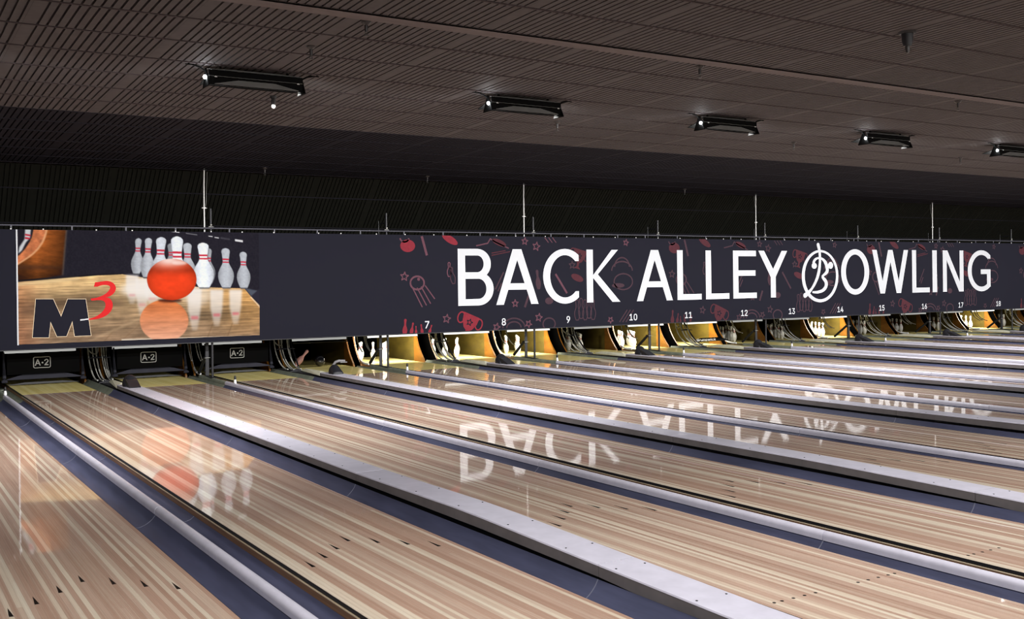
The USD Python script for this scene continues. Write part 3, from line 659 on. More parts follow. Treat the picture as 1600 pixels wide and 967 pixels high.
# ------------------------------------------------------------------ the poster, painted here point by point as a flat print
PX0, PX1, PZ0, PZ1 = 1.585, 5.40, .735, 2.512
SSW, SSH = 1720, 800
def uvp(p):
    X, Z = W_(*p); return ((X - PX0) / (PX1 - PX0) * SSW, (PZ1 - Z) / (PZ1 - PZ0) * SSH)
c1 = lambda x, y: uvp((20 + x / 4.835, 345 + y / 4.835))
c2 = lambda x, y: uvp((190 + x / 5.089, 350 + y / 5.089))
def paint():
    yy, xx = np.mgrid[0:SSH, 0:SSW].astype(float)
    img = np.zeros((SSH, SSW, 3)); img[:] = (38, 36, 46)
    img += (meshkit.noise(np.stack([xx / 9, yy / 9, 0 * xx], -1), 3)[..., None] - .5) * 8
    def mask(polys, blur=0):
        m = Image.new('L', (SSW, SSH), 0); d = ImageDraw.Draw(m)
        for p in polys: d.polygon([tuple(q) for q in p], fill=255)
        if blur: m = m.filter(ImageFilter.GaussianBlur(blur))
        return np.asarray(m, float)[..., None] / 255
    def put(m, col): 
        nonlocal img
        img = img * (1 - m) + np.asarray(col, float) * m
    def epoly(cx, cy, rx, ry, f=c2, a0=0, a1=360): return [f(*q) for q in arc(cx, cy, rx, ry, a0, a1, 60)]
    nz = lambda sx, sy, s: meshkit.fbm(np.stack([xx / sx, yy / sy, 0 * xx], -1), 4, s)[..., None]
    # machine side panel, orange brown
    m = mask([[c1(30, 40), c1(408, 40), c1(378, 410), c1(30, 470)]], 5)
    g = np.clip((xx - c1(60, 0)[0]) / (c1(400, 0)[0] - c1(60, 0)[0]), 0, 1)[..., None]; v = np.clip(yy / c1(100, 420)[1], 0, 1)[..., None]
    col = np.array([204, 112, 50]) * (1 - .55 * abs(g - .35) * 1.6) * (1 - .55 * v ** 2.2) * (.8 + .45 * nz(40, 16, 5)); put(m, np.clip(col, 20, 255))
    put(mask([[c1(402, 60), c1(414, 60), c1(384, 410), c1(372, 410)]], 4) * .5, (120, 110, 105))
    put(mask([[c1(20, 330), c1(390, 345), c1(380, 360), c1(20, 370)]], 8) * .6, (70, 45, 35))
    put(mask([[c1(20, 40), c1(165, 40), c1(150, 150), c1(100, 230), c1(20, 300)]], 3), (36, 33, 42))
    outer = [c1(*q) for q in spline([(262, 40), (235, 150), (170, 240), (90, 300), (20, 345)], 20)]; inner = [c1(*q) for q in spline([(20, 285), (85, 225), (130, 160), (160, 40)], 20)]
    put(mask([outer + inner], 3), np.clip(np.array([214, 128, 84]) * (.75 + .5 * nz(30, 20, 9)), 0, 255)); put(mask([[(a + 4, b) for a, b in outer] + [(a - 8, b - 4) for a, b in outer[::-1]]], 2) * .7, (245, 190, 140))
    # pin behind, at the top left
    put(mask([[c1(98, 40), c1(140, 40), c1(132, 130), c1(100, 165), c1(70, 225), c1(45, 248), c1(52, 200), c1(92, 140)]], 3), (215, 220, 226)); put(mask([[c1(96, 100), c1(136, 106), c1(134, 118), c1(95, 112)], [c1(96, 124), c1(132, 130), c1(128, 142), c1(94, 138)]], 2), (200, 40, 60))
    # the painted lane
    edge = [c1(40, 462), c1(300, 438), c1(640, 410), c2(0, 398), c2(200, 430), c2(600, 500), c2(975, 512), c2(1030, 580), c2(1096, 655), c2(1096, 990), c1(40, 960)]
    gx = np.clip(xx / SSW, 0, 1)[..., None]; gy = np.clip((yy - c1(300, 438)[1]) / (SSH - c1(300, 438)[1]), 0, 1)[..., None]
    st = nz(160, 7, 11); st2 = nz(60, 40, 13)
    base = np.array([232, 196, 140]) * (1 - gy) ** 1.5 + np.array([148, 122, 98]) * (1 - (1 - gy) ** 1.5)
    sh = np.exp(-((gy - .38) / .12) ** 2) * np.exp(-((gx - .22) / .22) ** 2)
    base = base * (1 - .38 * sh); left_or = np.exp(-(gx / .07) ** 2); base = base * (1 - left_or * .35) + np.array([190, 105, 70]) * left_or * .35
    ro = np.exp(-((gx - .95) / .14) ** 2) * (1 - gy) ** .5; base = base * (1 - .6 * ro) + np.array([226, 160, 80]) * .6 * ro
    dk = np.exp(-((gx - .80) / .18) ** 2) * np.exp(-((gy - .62) / .12) ** 2); base = base * (1 - .3 * dk)
    # board joints running into the picture
    lanem = mask([edge], 1.5); put(lanem, np.clip(base * (.70 + .60 * st) * (.86 + .28 * st2), 0, 255))
    put(mask([[c1(40, 447), c1(640, 402), c2(0, 392), c2(0, 400), c1(640, 412), c1(40, 463)]], 2), (28, 26, 32))
    put(mask([[c1(40, 466), c1(500, 425), c1(500, 445), c1(40, 492)]], 6) * .7, (250, 222, 170))
    for a, b, c, d in ((560, 900, 760, 870), (690, 900, 800, 790), (820, 900, 960, 780), (480, 905, 640, 800)):
        put(mask([[c1(a, b), c1(a + 9, b), c1(c + 5, d), c1(c, d)]], 3) * .35, (120, 90, 62))
    for a, b, c, d in ((560, 905, 960, 730), (250, 935, 420, 890)): put(mask([[c1(a, b), c1(a + 40, b), c1(c + 30, d), c1(c, d)]], 6) * .35, (226, 196, 156))
    for a in (690, 845): put(mask([[c2(a - 12, 900), c2(a - 4, 900), c2(a + 40, 780), c2(a + 34, 780)]], 3) * .4, (110, 84, 60))
    put(mask([[c2(975, 508), c2(1080, 530), c2(1085, 575), c2(1030, 575)]], 4) * .7, (100, 110, 128)); put(mask([[c2(1020, 580), c2(1028, 576), c2(1100, 650), c2(1096, 664)]], 2) * .8, (244, 214, 180)); put(mask([[c2(0, 912), c2(1100, 884), c2(1100, 905), c2(0, 935)]], 2) * .7, (248, 240, 226))
    put(mask([[c2(1030, 570), c2(1110, 650), c2(1110, 500)]], 3), (46, 44, 58))
    # mirror streaks under the pins
    put(mask([epoly(280, 520, 290, 74)], 20) * lanem * .8, (255, 250, 244)); put(mask([epoly(600, 560, 110, 90)], 18) * lanem * .5, (250, 244, 238))
    put(mask([[c1(60, 640), c1(560, 560), c1(840, 600), c1(840, 640), c1(560, 640), c1(60, 720)]], 14) * lanem * .38, (104, 80, 66))
    for cx, y0, y1, w in ((85, 405, 640, 50), (165, 430, 740, 52), (245, 470, 650, 60), (580, 515, 850, 55), (755, 522, 815, 52), (905, 522, 800, 50)):
        f = np.clip(1 - (yy - c2(cx, y0)[1]) / (c2(cx, y1)[1] - c2(cx, y0)[1]), 0, 1)[..., None] ** .35
        put(mask([[c2(cx - w, y0), c2(cx + w, y0), c2(cx + w * .85, (y0 + y1) / 2), c2(cx + w * .35, y1), c2(cx - w * .35, y1), c2(cx - w * .95, (y0 + y1) / 2)]], 7) * .85 * f, (244, 240, 238))
        put(mask([[c2(cx - w * .5, y1 - (y1 - y0) * .36), c2(cx + w * .5, y1 - (y1 - y0) * .36), c2(cx + w * .5, y1 - (y1 - y0) * .28), c2(cx - w * .5, y1 - (y1 - y0) * .28)]], 5) * (.5 if cx > 500 else .25), (220, 70, 90))
    # the pins
    for cx, top, bot, w, tone in ((398, 155, 420, 105, .62), (690, 193, 480, 112, .72), (527, 152, 470, 128, .80), (135, 115, 402, 96, .78), (215, 112, 430, 106, .82), (315, 106, 485, 150, .92), (445, 100, 560, 180, 1.0), (652, 150, 512, 164, 1.02), (830, 193, 512, 126, .80), (970, 222, 514, 108, .78)):
        P = pin_shape(0, 0, 1.0); pts = []
        lean = -18 if cx in (135, 215, 315) else (10 if cx == 652 else 6)
        for a, z in list(P.exterior.coords): pts.append(c2(cx + a * w / .318 + lean * (.75 - z) - 4, bot - z * (bot - top)))
        dark = [(a + (4 if cx < 600 else 5), b + 2) for a, b in pts]; put(mask([dark], 4) * .5, (30, 28, 36)); mm = mask([pts], 1.6); rel = np.clip((xx - c2(cx - w / 2, 0)[0]) / (c2(cx + w / 2, 0)[0] - c2(cx - w / 2, 0)[0]), 0, 1)[..., None]
        shade = (.80 + .24 * np.sin(np.pi * np.clip(rel + .05, 0, 1))) * (.93 + .14 * nz(14, 10, int(cx)))
        put(mm, np.clip(np.array([234, 242, 255]) * tone * shade, 0, 255))
        for z0, z1 in ((.635, .665), (.705, .74)):
            y0, y1 = bot - z1 * (bot - top), bot - z0 * (bot - top)
            put(mm * mask([[c2(cx - w, y0 - 3), c2(cx + w, y0 + 3), c2(cx + w, y1 + 3), c2(cx - w, y1 - 3)]], 1.2), (206, 42, 66))
        put(mm * mask([[c2(cx - w, bot - 9), c2(cx + w, bot - 7), c2(cx + w, bot + 9), c2(cx - w, bot + 9)]], 2) * .7, (40, 38, 44))
    # mirrored ball, then the ball
    bm = mask([epoly(338, 768, 192, 166)], 2.5); gyb = np.clip((yy - c2(338, 600)[1]) / (c2(338, 910)[1] - c2(338, 600)[1]), 0, 1)[..., None]
    put(bm * .92, np.clip((np.array([222, 118, 62]) * (1 - gyb) + np.array([240, 176, 146]) * gyb) * (.82 + .34 * nz(90, 14, 21)), 0, 255)); put(mask([epoly(385, 608, 95, 14)], 5) * .8, (60, 22, 18))
    bm = mask([epoly(398, 440, 196, 164)], 1.6)
    dx = (xx - c2(398, 440)[0]) / (c2(594, 440)[0] - c2(398, 440)[0]); dy = (yy - c2(398, 440)[1]) / (c2(398, 604)[1] - c2(398, 440)[1])
    hi = np.exp(-(((dx + .12) / .62) ** 2 + ((dy + .92) / .32) ** 2))[..., None]; rim = np.clip(np.sqrt(dx ** 2 + dy ** 2), 0, 1)[..., None]
    body = np.array([244, 74, 36]) * (1 - .22 * rim ** 4) * (.92 + .16 * nz(40, 30, 31)); body = body * (1 - .42 * np.exp(-((dy + .45) / .22) ** 2)[..., None] * .5)
    body = body * (1 - hi * .95) + np.array([255, 232, 226]) * hi * .95; low = np.exp(-(((dy - .2) / .5) ** 2 + (dx / .8) ** 2))[..., None]; body = body * (1 - .3 * low) + np.array([255, 70, 30]) * .3 * low
    put(bm, np.clip(body, 0, 255)); put(bm * mask([epoly(460, 310, 60, 16)], 6) * .7, (255, 240, 235))
    for a, b, w in ((393, 55, 66), (510, 72, 90), (690, 94, 32), (738, 104, 34), (900, 122, 62)): put(mask([[c2(a, b), c2(a + w, b + w * .14), c2(a + w, b + w * .14 + (16 if w == 62 else 7)), c2(a, b + (16 if w == 62 else 7))]], 1.5) * (.95 if a != 510 else .45), (238, 240, 246))
    put(mask([[c2(785, 105), c2(860, 118), c2(860, 130), c2(785, 118)]], 3) * .4, (120, 120, 130))
    return np.clip(img, 0, 255)
art = paint()
GW, GH = 430, 200
small = np.asarray(Image.fromarray(art.astype(np.uint8)).resize((GW, GH), Image.LANCZOS), float) / 255
lin = np.where(small <= .04045, small / 12.92, ((small + .055) / 1.055) ** 2.4) * .64
gxs, gzs = np.linspace(PX0, PX1, GW), np.linspace(PZ1, PZ0, GH)
GX, GZ = np.meshgrid(gxs, gzs)
pv = np.stack([GX.ravel(), np.full(GX.size, SIGN_Y - .004), GZ.ravel()], 1)
ii = np.arange(GW * GH).reshape(GH, GW)
a_, b_, c_, d_ = ii[:-1, :-1].ravel(), ii[:-1, 1:].ravel(), ii[1:, 1:].ravel(), ii[1:, :-1].ravel()
pf = np.vstack([np.stack([a_, d_, c_], 1), np.stack([a_, c_, b_], 1)])
poster = thing('poster', 'large printed picture of a red bowling ball and pins on the sign', 'poster')
pp = part(poster, 'picture', (pv, pf), 'poster_print')
UsdGeom.PrimvarsAPI(stage.GetPrimAtPath(pp)).CreatePrimvar('print_color', Sdf.ValueTypeNames.Color3fArray, 'vertex').Set(Vt.Vec3fArray.FromNumpy(lin.reshape(-1, 3).astype(np.float32)))
part(poster, 'backing', bx(PX0, PX1, SIGN_Y - .0035, SIGN_Y - .0005, PZ0, PZ1), 'letter_white')
part(poster, 'white_edge', bx(PX0 - .022, PX0, SIGN_Y - .006, SIGN_Y - .0005, PZ0 - .01, PZ1), 'letter_white', label='thin white left edge')
mw = lambda L: Polygon([W_(20 + x / 4.835, 345 + y / 4.835) for x, y in L])
em = mw([(175, 592), (305, 592), (365, 725), (415, 592), (550, 592), (590, 865), (468, 870), (450, 755), (405, 870), (335, 873), (285, 760), (272, 880), (150, 880)])
seg = lambda *p: [tuple(q) for q in spline(p, 22)]
three = mw([(612, 497), (622, 464)] + seg((622, 464), (690, 455), (748, 463), (778, 500), (768, 540), (738, 566), (700, 580)) + seg((700, 580), (738, 592), (755, 630), (745, 675), (710, 712), (650, 738), (573, 748))
           + seg((573, 740), (635, 718), (680, 682), (700, 640), (694, 612), (665, 599), (592, 601)) + seg((588, 586), (650, 575), (704, 548), (732, 516), (736, 498), (716, 486), (672, 486), (640, 497))).buffer(0)
part(poster, 'letter_outline', plate(em.buffer(.009, join_style=2), SIGN_Y - .0050, .0008), 'thin_strip', label='pale outline of the letter M')
part(poster, 'letter', plate(em, SIGN_Y - .0062, .001), 'sign_dark', label='dark letter M')
plain('logo_red', srgb(196, 18, 22), .6, spec=.2, vary=.02)
part(poster, 'numeral', plate(three, SIGN_Y - .0062, .001), 'logo_red', label='red numeral 3')
part(poster, 'tail', plate(mw([(508, 744), (572, 736), (574, 746), (510, 755)]), SIGN_Y - .0075, .001), 'letter_white', label='white tail of the numeral')

# rail along the top of the sign
rail = thing('sign_rail', 'thin grey rail on short stubs along the top of the sign', 'rail')
part(rail, 'pipe', rod((SX0, 16.216, 2.583), (SX1, 16.216, 2.583), .0135, 8), 'rail_metal', smooth=40)
for k in range(int((SX1 - SX0) / .84)):
    xx_ = SX0 + .3 + .84 * k + random.uniform(-.05, .05)
    part(rail, 'stub', bx(xx_ - .012, xx_ + .012, 16.2015, 16.214, 2.50, 2.58), 'rail_metal')
for k in range(int((SX1 - SX0) / .62)):
    xx_ = SX0 + .1 + .62 * k + random.uniform(-.12, .12)
    part(sign, 'bolt', ellipsoid((xx_, SIGN_Y - .004, 2.522), (.013, .012, .013), 1), 'white_paint')

# ------------------------------------------------------------------ pin bays
def tilt(m, ang, axis, p): m.apply_transform(trimesh.transformations.rotation_matrix(ang, axis, p)); return m
KH = .60
for n in range(2, LAST):
    # side panels (kickbacks) standing between neighbouring pin decks
    a, b = left[n] + LANE_W, left[n + 1]
    c = (a + b) / 2
    t = thing('kickback', f'yellow wooden pin bay side panel right of {lane_words(n)}', 'side panel', group='side panels between the pin bays')
    for nm, xx_, s in (('side_board', a + .165, 1), ('side_board', b - .165, -1)):
        main = Polygon([(18.12, -.10), (20.1, -.10), (20.1, KH), (18.12, KH)])
        m = trimesh.creation.extrude_polygon(main, .03, engine='earcut'); v = m.vertices.copy()
        m.vertices = np.stack([xx_ + s * (v[:, 2]), v[:, 0], v[:, 1]], 1); m.fix_normals()
        part(t, nm, m, 'kick_wood', label='yellow plywood board')
        fr = Polygon([(18.115, -.10), (17.64, -.10), (17.66, -.02)] + [tuple(q) for q in spline([(17.69, .03), (17.79, .13), (17.90, .26), (17.99, .42), (18.05, KH)], 12)] + [(18.115, KH)])
        m = trimesh.creation.extrude_polygon(fr, .034, engine='earcut'); v = m.vertices.copy()
        m.vertices = np.stack([xx_ - s * .002 + s * (v[:, 2]), v[:, 0], v[:, 1]], 1); m.fix_normals()
        part(t, 'front_cheek', m, 'kick_orange', label='orange front cheek with a curved edge')
        if s < 0:
            sk = Polygon(list(fr.exterior.coords)).union(sbox(18.1, -.10, 20.1, KH))
            m = trimesh.creation.extrude_polygon(sk, .004, engine='earcut'); v = m.vertices.copy()
            m.vertices = np.stack([xx_ - .0375 + v[:, 2], v[:, 0] - .002, v[:, 1]], 1); m.fix_normals()
            part(t, 'shade_skin', m, 'curtain_black', label='black skin standing in for shade on the board back')  # black skin puts the shade on the board back into its colour
        if n % 2 == 0 and s < 0:
            cv = spline([(17.36, .022), (17.50, .024), (17.68, .05), (17.86, .15), (17.99, .32), (18.05, .46), (18.08, KH)], 20)
            part(t, 'edge_strip', tube([(xx_ - s * .004, y - .012, z) for y, z in cv], .019, 8), 'white_paint', smooth=40, label='white curved edge strip')
    for g0, g1 in ((a + .016, a + .162), (b - .162, b - .016)): structure('pit_board', bx(g0, g1, 17.645, 20.0, -.30, -.075), 'gutter_end', '/World/floor')
    fl = Polygon(list(fr.exterior.coords)).union(sbox(18.1, -.10, 19.65, KH))
    m = trimesh.creation.extrude_polygon(fl, b - a - 2 * .2, engine='earcut'); v = m.vertices.copy()
    m.vertices = np.stack([a + .2 + v[:, 2], v[:, 0] + .40, v[:, 1]], 1); m.fix_normals()
    part(t, 'filler', m, 'curtain_black', label='black block added to darken the gap between the boards')  # black block added so the gap between the boards stays dark
for n in range(2, LAST + 1):
    x0, x1 = left[n], left[n] + LANE_W; c = (x0 + x1) / 2
    lit = n in LIT
    nm = lane_words(n)
    look = {2: 'pinsetter with a black shield, partly outside the left edge', 3: 'pinsetter with an A 2 badge on its black shield, leftmost badge', 4: 'pinsetter with an A 2 badge on its black shield, middle badge', 5: 'pinsetter with an A 2 badge on its black shield, rightmost badge',
            6: 'dark open pinsetter without pins, left of number seven', 12: 'brightly lit pinsetter with a lettered black bar across its empty deck'}.get(n)
    t = thing('pinsetter', look or f'{"brightly lit" if lit else "dim"} pinsetter bay with a light tube over {nm}', 'pinsetter', group='pinsetters behind the sign')
    part(t, 'housing', cat_(bx(x0 - .12, x1 + .12, 17.75, 20.3, .62, .78)), 'black_metal')
    part(t, 'pit_curtain', bx(x0 - .16, x1 + .16, 19.95, 19.99, -.2, .66), 'curtain_black')
    part(t, 'light_tube', rod((c - .56, 17.70, .535), (c + .56, 17.70, .535), .021, 8), 'tube_lit' if lit else 'tube_dim', smooth=40)
    for sx in (-.585, .56): part(t, 'tube_holder', rbox(c + sx, c + sx + .025, 17.67, 17.74, .50, .64, .004), 'black_metal')
    if lit: rect_light(t, 'unseen_pin_lamp', 1.05, .05, (c, 17.76, .54), (0, .75, -.66), UNSEEN_PIN_LAMP, (1.0, .96, .80))  # unseen lamp behind the tube, placed to light pins and deck
    if n in (2, 3, 4, 5):
        # sweep lowered in front of the deck, with its shield
        y = 17.30
        part(t, 'sweep_bar', rbox(x0 - .05, x1 + .05, y - .03, y + .03, .10, .185, .01), 'sweep_grey', label='grey sweep bar')
        part(t, 'shield', bx(x0 - .03, x1 + .03, y + .01, y + .03, .185, .525), 'shield_black', label='black shield')
        for sx in (x0 - .075, x1 + .075):
            part(t, 'sweep_arm', tube([(sx, y + .05, .56), (sx, y + .04, .40), (sx, y, .25), (sx, y - .03, .13)], [.014, .016, .024, .03], 8), 'sweep_grey', smooth=40)
            part(t, 'arm_foot', rbox(sx - .05, sx + .05, y - .07, y + .06, .06, .13, .02), 'sweep_grey')
        bz, bc = .37, c - .03
        fr = sbox(bc - .135, bz - .095, bc + .135, bz + .095).buffer(.0).buffer(-.03).buffer(.03)
        part(t, 'badge_frame', plate(fr.difference(fr.buffer(-.014)), y + .005, .005), 'badge_grey', label='grey rounded badge frame')
        part(t, 'badge_letter', text_on_wall('A', .098, bc - .065, y + .01, bz - .049, .005, True), 'badge_grey', label='grey letter A')
        part(t, 'badge_dot', plate(Point(bc + .008, bz - .005).buffer(.015), y + .005, .005), 'badge_grey')
        part(t, 'badge_numeral', text_on_wall('2', .098, bc + .068, y + .01, bz - .049, .005, True), 'badge_grey', label='grey numeral 2')
        part(t, 'deck_shadow_bar', rbox(x0 - .02, x1 + .02, y + .03, y + .06, .012, .05, .005), 'black_metal')  # black bar standing in for the shade between sweep and deck
    if n == 12:
        y = 17.35
        part(t, 'sweep_bar', tilt(rbox(x0 - .02, x1 + .08, y - .02, y + .02, .10, .19, .008), math.radians(0), [0, 1, 0], [c, y, .14]), 'shield_black', label='black sweep bar')
        part(t, 'bar_text', text_on_wall('Brunswick', .062, c - .12, y - .021, .118, .003, True, stretch=1.5), 'white_paint', label='grey lettering on the sweep bar')
    if n == 6:
        part(t, 'sweep_bar', rbox(x0 - .05, x1 + .05, 17.6, 17.66, .47, .52, .01), 'black_metal')

# curved ball lift rails at the far end of every broad cap
lift = None
for n, c in hood_places:
    if n < 3: continue
    lab = f'curved steel ball lift rails behind the cover right of {lane_words(n)}'
    if lift is None:
        lift = t = thing('ball_lift_rails', lab, 'ball lift', (c, 0, 0), group='ball lifts between the pin bays')
        for k, (xa, ya, xb, yb) in enumerate(((-.15, 17.42, -.11, 16.80), (-.10, 17.30, -.05, 16.66), (-.03, 17.36, .00, 16.72), (.03, 17.22, .07, 16.58), (.10, 17.40, .12, 16.76), (.15, 17.46, .16, 16.95))):
            pts = spline([(xa, ya, .66), (xa * .8 + xb * .2, ya - .02, .42), (xa * .5 + xb * .5, ya * .7 + yb * .3, .20), (xb, yb, .06)], 14)
            part(t, 'rail', tube(pts, .013 if k % 2 == 0 else .009, 8), 'rail_grey', smooth=40)
        part(t, 'hook', tube(spline([(-.12, 17.5, .64), (-.13, 17.42, .52), (-.04, 17.44, .46), (.03, 17.5, .56)], 12), .012, 8), 'rail_grey', smooth=40)
        part(t, 'rail_bracket', rbox(-.18, .18, 17.20, 17.26, .40, .43, .006), 'post_metal'); part(t, 'rail_bracket', rbox(-.12, .14, 16.66, 16.72, .02, .07, .006), 'post_metal')
        part(t, 'hose', tube(spline([(.17, 17.5, .6), (.185, 17.3, .35), (.15, 17.0, .13), (.05, 16.7, .10)], 14), .015, 8), 'black_metal', smooth=40, label='black hose')
    else: dup(lift, (c, 0, 0), lab)
# slim guide rails hanging at the bays by the narrow dividers
guide = None
for n, c in narrow_places:
    if n < 4: continue
    lab = f'thin bent guide rails above the divider right of {lane_words(n)}'
    if guide is None:
        guide = t = thing('guide_rails', lab, 'guide rail', (c, 0, 0), group='guide rails between the pin bays')
        for k, (xa, ya, yb) in enumerate(((-.10, 17.5, 17.2), (.02, 17.42, 17.05), (.10, 17.54, 17.25))):
            part(t, 'rail', tube(spline([(xa, ya, .66), (xa + .02, ya - .05, .45), (xa, yb, .28)], 8), .011, 6), 'rail_grey', smooth=40)
        part(t, 'bracket', rbox(-.13, .13, 17.50, 17.55, .60, .64, .005), 'black_metal')
    else: dup(guide, (c, 0, 0), lab)

# ------------------------------------------------------------------ pins
prof = [(0, 0), (.020, 0)] + [(r, z) for z, r in PIN_R] + [(0, .3815)]
SPOTS = [('head pin', 0, 18.12), ('left pin of the second row', -.1524, 18.384), ('right pin of the second row', .1524, 18.384), ('left pin of the third row', -.3048, 18.648), ('middle pin of the third row', 0, 18.648), ('right pin of the third row', .3048, 18.648),
         ('far left pin of the back row', -.4572, 18.912), ('inner left pin of the back row', -.1524, 18.912), ('inner right pin of the back row', .1524, 18.912), ('far right pin of the back row', .4572, 18.912)]
pin = None
for n in [7, 8, 9, 10, 11] + list(range(13, 22)):
    for nm, dx, y in SPOTS:
        if n == 7 and nm in ('left pin of the second row', 'far left pin of the back row', 'far right pin of the back row', 'inner right pin of the back row'): continue
        lab = f'white bowling pin, {nm} on {lane_words(n)}'
        loc = (left[n] + LANE_W / 2 + dx, y, .0)
        if pin is None:
            pin = t = thing('bowling_pin', lab, 'bowling pin', loc, group='racked white pins')
            part(t, 'pin_body', lathe(prof, 20), 'pin_white', smooth=50)
            for z in (.247, .272): part(t, 'neck_band', lathe([(.0225, z - .006), (.0252 if z < .26 else .0246, z - .006), (.0246 if z < .26 else .0249, z + .006), (.0225, z + .006)], 20), 'pin_red', smooth=40, label='red neck band')
        else: dup(pin, loc, lab)
# the dark bay left of lane 7: a leaning pinkish pin and a black ball
t = thing('fallen_pin', 'pinkish bowling pin lying tilted in the dark open bay left of lane 7', 'bowling pin', (6.55, 17.55, .03))
m = lathe(prof, 20); m.apply_transform(trimesh.transformations.rotation_matrix(math.radians(42), [0, 1, 0])); m.apply_translation([0, 0, .03]); part(t, 'pin_body', m, 'pin_pinkish', smooth=50)
ball = thing('bowling_ball', 'black bowling ball resting in the dark open bay left of lane 7', 'bowling ball', (7.12, 17.75, .108))
part(ball, 'shell', ellipsoid((0, 0, 0), (.108, .108, .108), 4), 'ball_black', smooth=True)
for dx, dy in ((-.015, 0), (.015, 0), (0, -.05)): part(ball, 'finger_hole', trimesh.creation.cylinder(.012, .004, sections=12).apply_translation([dx, dy, .1065]), 'curtain_black')

# ------------------------------------------------------------------ ceiling fixtures: floodlights that wash the sign and the lanes
def make_fixture(label, loc, radiance, aim, dz):
    t = thing('flood_fixture', label, 'light fixture', loc, group='black flood fixtures under the ceiling')
    part(t, 'housing', rbox(-.50, .50, -.03, .09, -.03, .05, .006), 'fixture_black')
    part(t, 'housing_rail', rbox(-.50, .50, -.05, -.035, .035, .052, .003), 'fixture_grey')
    part(t, 'reflector_rail', rbox(-.49, .49, -.075, -.065, -.035, -.027, .003), 'fixture_grey')
    part(t, 'reflector', tilt(rbox(-.44, .44, -.088, -.078, -.118, -.058, .003), math.radians(-14), [1, 0, 0], [0, -.08, -.09]), 'fixture_grey', label='grey reflector back')
    part(t, 'housing_plate', bx(-.49, .49, -.074, -.06, -.12, .03), 'fixture_black')
    part(t, 'reflector_rim', rbox(-.50, .50, -.115, -.07, -.142, -.128, .004), 'fixture_black')
    part(t, 'unseen_visor', tilt(bx(-.49, .49, .05, .25, -.028, -.022), math.radians(-13), [1, 0, 0], [0, .05, -.025]), 'curtain_black')  # unseen visor, placed to keep flood light off the rear slope
    for s in (-1, 1):
        part(t, 'end_cap', rbox(s * .50 - .012, s * .50 + .012, -.11, .10, -.14, .052, .006), 'fixture_black')
        part(t, 'lamp_socket', rbox(s * .43 - .016, s * .43 + .016, -.112, -.096, -.05, -.035, .003), 'white_paint', label='white lamp socket')
        part(t, 'bracket', tube([(s * .50, 0, .02), (s * .56, -.01, .055), (s * .64, -.01, .075), (s * .70, 0, dz)], .009, 6), 'fixture_black')
    for s in (-.35, .35): part(t, 'hanger', bx(s - .01, s + .01, -.01, .01, .04, dz), 'fixture_black')
    part(t, 'end_lamp', ellipsoid((-.525, -.06, -.05), (.020, .020, .022), 2), 'bead_light', label='small glowing lamp at the left end')
    if loc[1] < 5:
        for s in (-1, 1): part(t, 'added_barn_door', bx(s * .505 - .004, s * .505 + .004, .03, .36, -.26, .04), 'fixture_black')  # plates added on the unseen rows to narrow their sideways light
    rect_light(t, 'lamp', .92, .05, (0, .035, -.062), aim, radiance, (1.0, .985, .96))
    return t
names = ['leftmost black ceiling flood fixture, above the poster', 'second black ceiling flood fixture from the left', 'third black ceiling flood fixture from the left', 'fourth black ceiling flood fixture from the left', 'fifth black ceiling flood fixture, cut by the right edge of the photo']
for k in range(-1, 10):
    x_ = 2.97 + 3.284 * k
    lab = names[k] if 0 <= k < 5 else f'black ceiling flood fixture beyond the {"left" if k < 0 else "right"} photo edge, {ORD[abs(k - 4) if k > 4 else 1]} along'
    make_fixture(lab, (x_, 8.94, 3.74), FLOOD_FAR, (0, .74, -.67), ceil_z(8.94) - 3.74)
for k in range(-1, 10):
    x_ = 2.97 + 3.284 * k
    make_fixture(f'unseen black flood fixture over the near lane ends, {ORD[k + 2]} of its row', (x_, 1.0, ceil_z(1.0) - .08), FLOOD_NEAR_UNSEEN, (0, .72, -.69), .08)  # row out of view overhead, placed to light the near lanes

for k in range(-3, 8):
    x_ = 2.97 + 3.284 * k
    make_fixture(f'unseen black flood fixture over the approach floor, {ORD[k + 4]} of its row', (x_, -3.6, ceil_z(-3.6) - .08), FLOOD_APPROACH_UNSEEN, (0, .72, -.69), .08)  # row out of view behind the camera, lights near lanes and cover sides

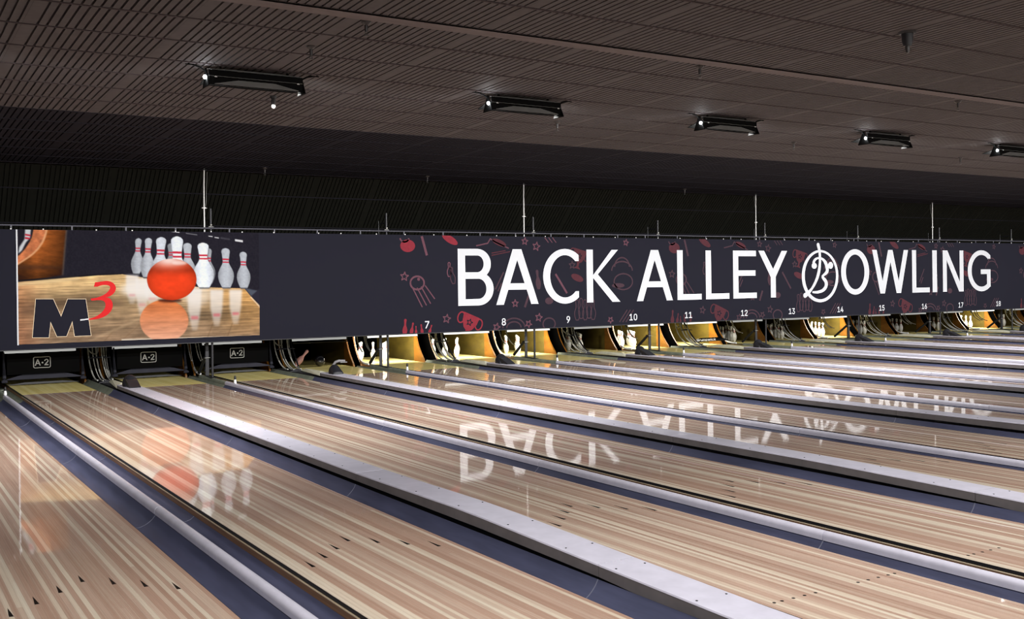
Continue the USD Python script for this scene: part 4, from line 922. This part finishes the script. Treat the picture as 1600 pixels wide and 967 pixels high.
# ------------------------------------------------------------------ sprinklers, one with a white tip, under the ceiling
spr = None
def sprinkler(x_, y, lab):
    global spr
    loc = (x_, y, ceil_z(y))
    if spr is None:
        spr = t = thing('fire_sprinkler', lab, 'sprinkler', loc, group='sprinklers under the ceiling')
        part(t, 'escutcheon', lathe([(0, 0), (.045, 0), (.042, -.012), (.02, -.03), (0, -.03)][::-1], 16), 'sprinkler_bronze', smooth=40)
        part(t, 'stem', lathe([(0, -.09), (.012, -.09), (.016, -.06), (.016, -.02), (0, -.02)], 12), 'sprinkler_bronze', smooth=40)
        part(t, 'deflector', lathe([(0, -.125), (.022, -.125), (.022, -.121), (0, -.121)], 12), 'sprinkler_bronze')
        for q in (-.012, .012): part(t, 'frame_arm', rod((q, 0, -.09), (q * .66, 0, -.122), .003, 5), 'sprinkler_bronze')
    else: dup(spr, loc, lab)
sprinkler(7.58, 10.16, 'dark sprinkler head hanging just below the second flood fixture')
sprinkler(12.17, 10.18, 'dark sprinkler head right of the third flood fixture')
sprinkler(16.61, 10.28, 'dark sprinkler head left of the fifth flood fixture')
sprinkler(3.25, 6.78, 'small dark sprinkler head under the ceiling molding near its left end')
sprinkler(7.11, 6.80, 'small dark sprinkler head under the middle of the ceiling molding')
sprinkler(11.59, 6.84, 'small dark sprinkler head under the ceiling molding near the right edge')
sprinkler(3.13, 7.77, 'small dark sprinkler up and right of the leftmost flood fixture')
sprinkler(5.41, 15.83, 'dim sprinkler head in the black ceiling right of the leftmost white rod')
sprinkler(8.57, 15.9, 'dim sprinkler head in the black ceiling left of the second white rod')
sprinkler(14.99, 15.97, 'dim sprinkler head in the black ceiling left of the third white rod')
t = thing('white_tip_sprinkler', 'small white tipped sprinkler head under the leftmost flood fixture', 'spot lamp', (3.57, 10.09, ceil_z(10.09)))  # a sprinkler of the same row, with a white tip
part(t, 'mount', lathe([(0, -.03), (.03, -.03), (.04, 0), (0, 0)], 14), 'black_metal', smooth=40)
part(t, 'barrel', lathe([(0, -.10), (.026, -.10), (.028, -.05), (.02, -.025), (0, -.025)], 14), 'sprinkler_bronze', smooth=40)
part(t, 'bulb', ellipsoid((.0, 0, -.115), (.026, .026, .03), 2), 'sprinkler_white', smooth=True, label='white bulb')
t = thing('ceiling_canister', 'large dark canister hanging from the ceiling at the upper right', 'ceiling canister', (7.97, 4.86, ceil_z(4.86)))
part(t, 'flange', lathe([(0, -.02), (.075, -.02), (.085, 0), (0, 0)], 18), 'black_metal', smooth=40)
part(t, 'can', lathe([(0, -.135), (.038, -.135), (.048, -.10), (.056, -.02), (0, -.02)], 18), 'hood_rubber', smooth=40)
part(t, 'nozzle', lathe([(0, -.20), (.014, -.20), (.022, -.17), (.022, -.13), (0, -.13)], 12), 'sprinkler_bronze', smooth=40)
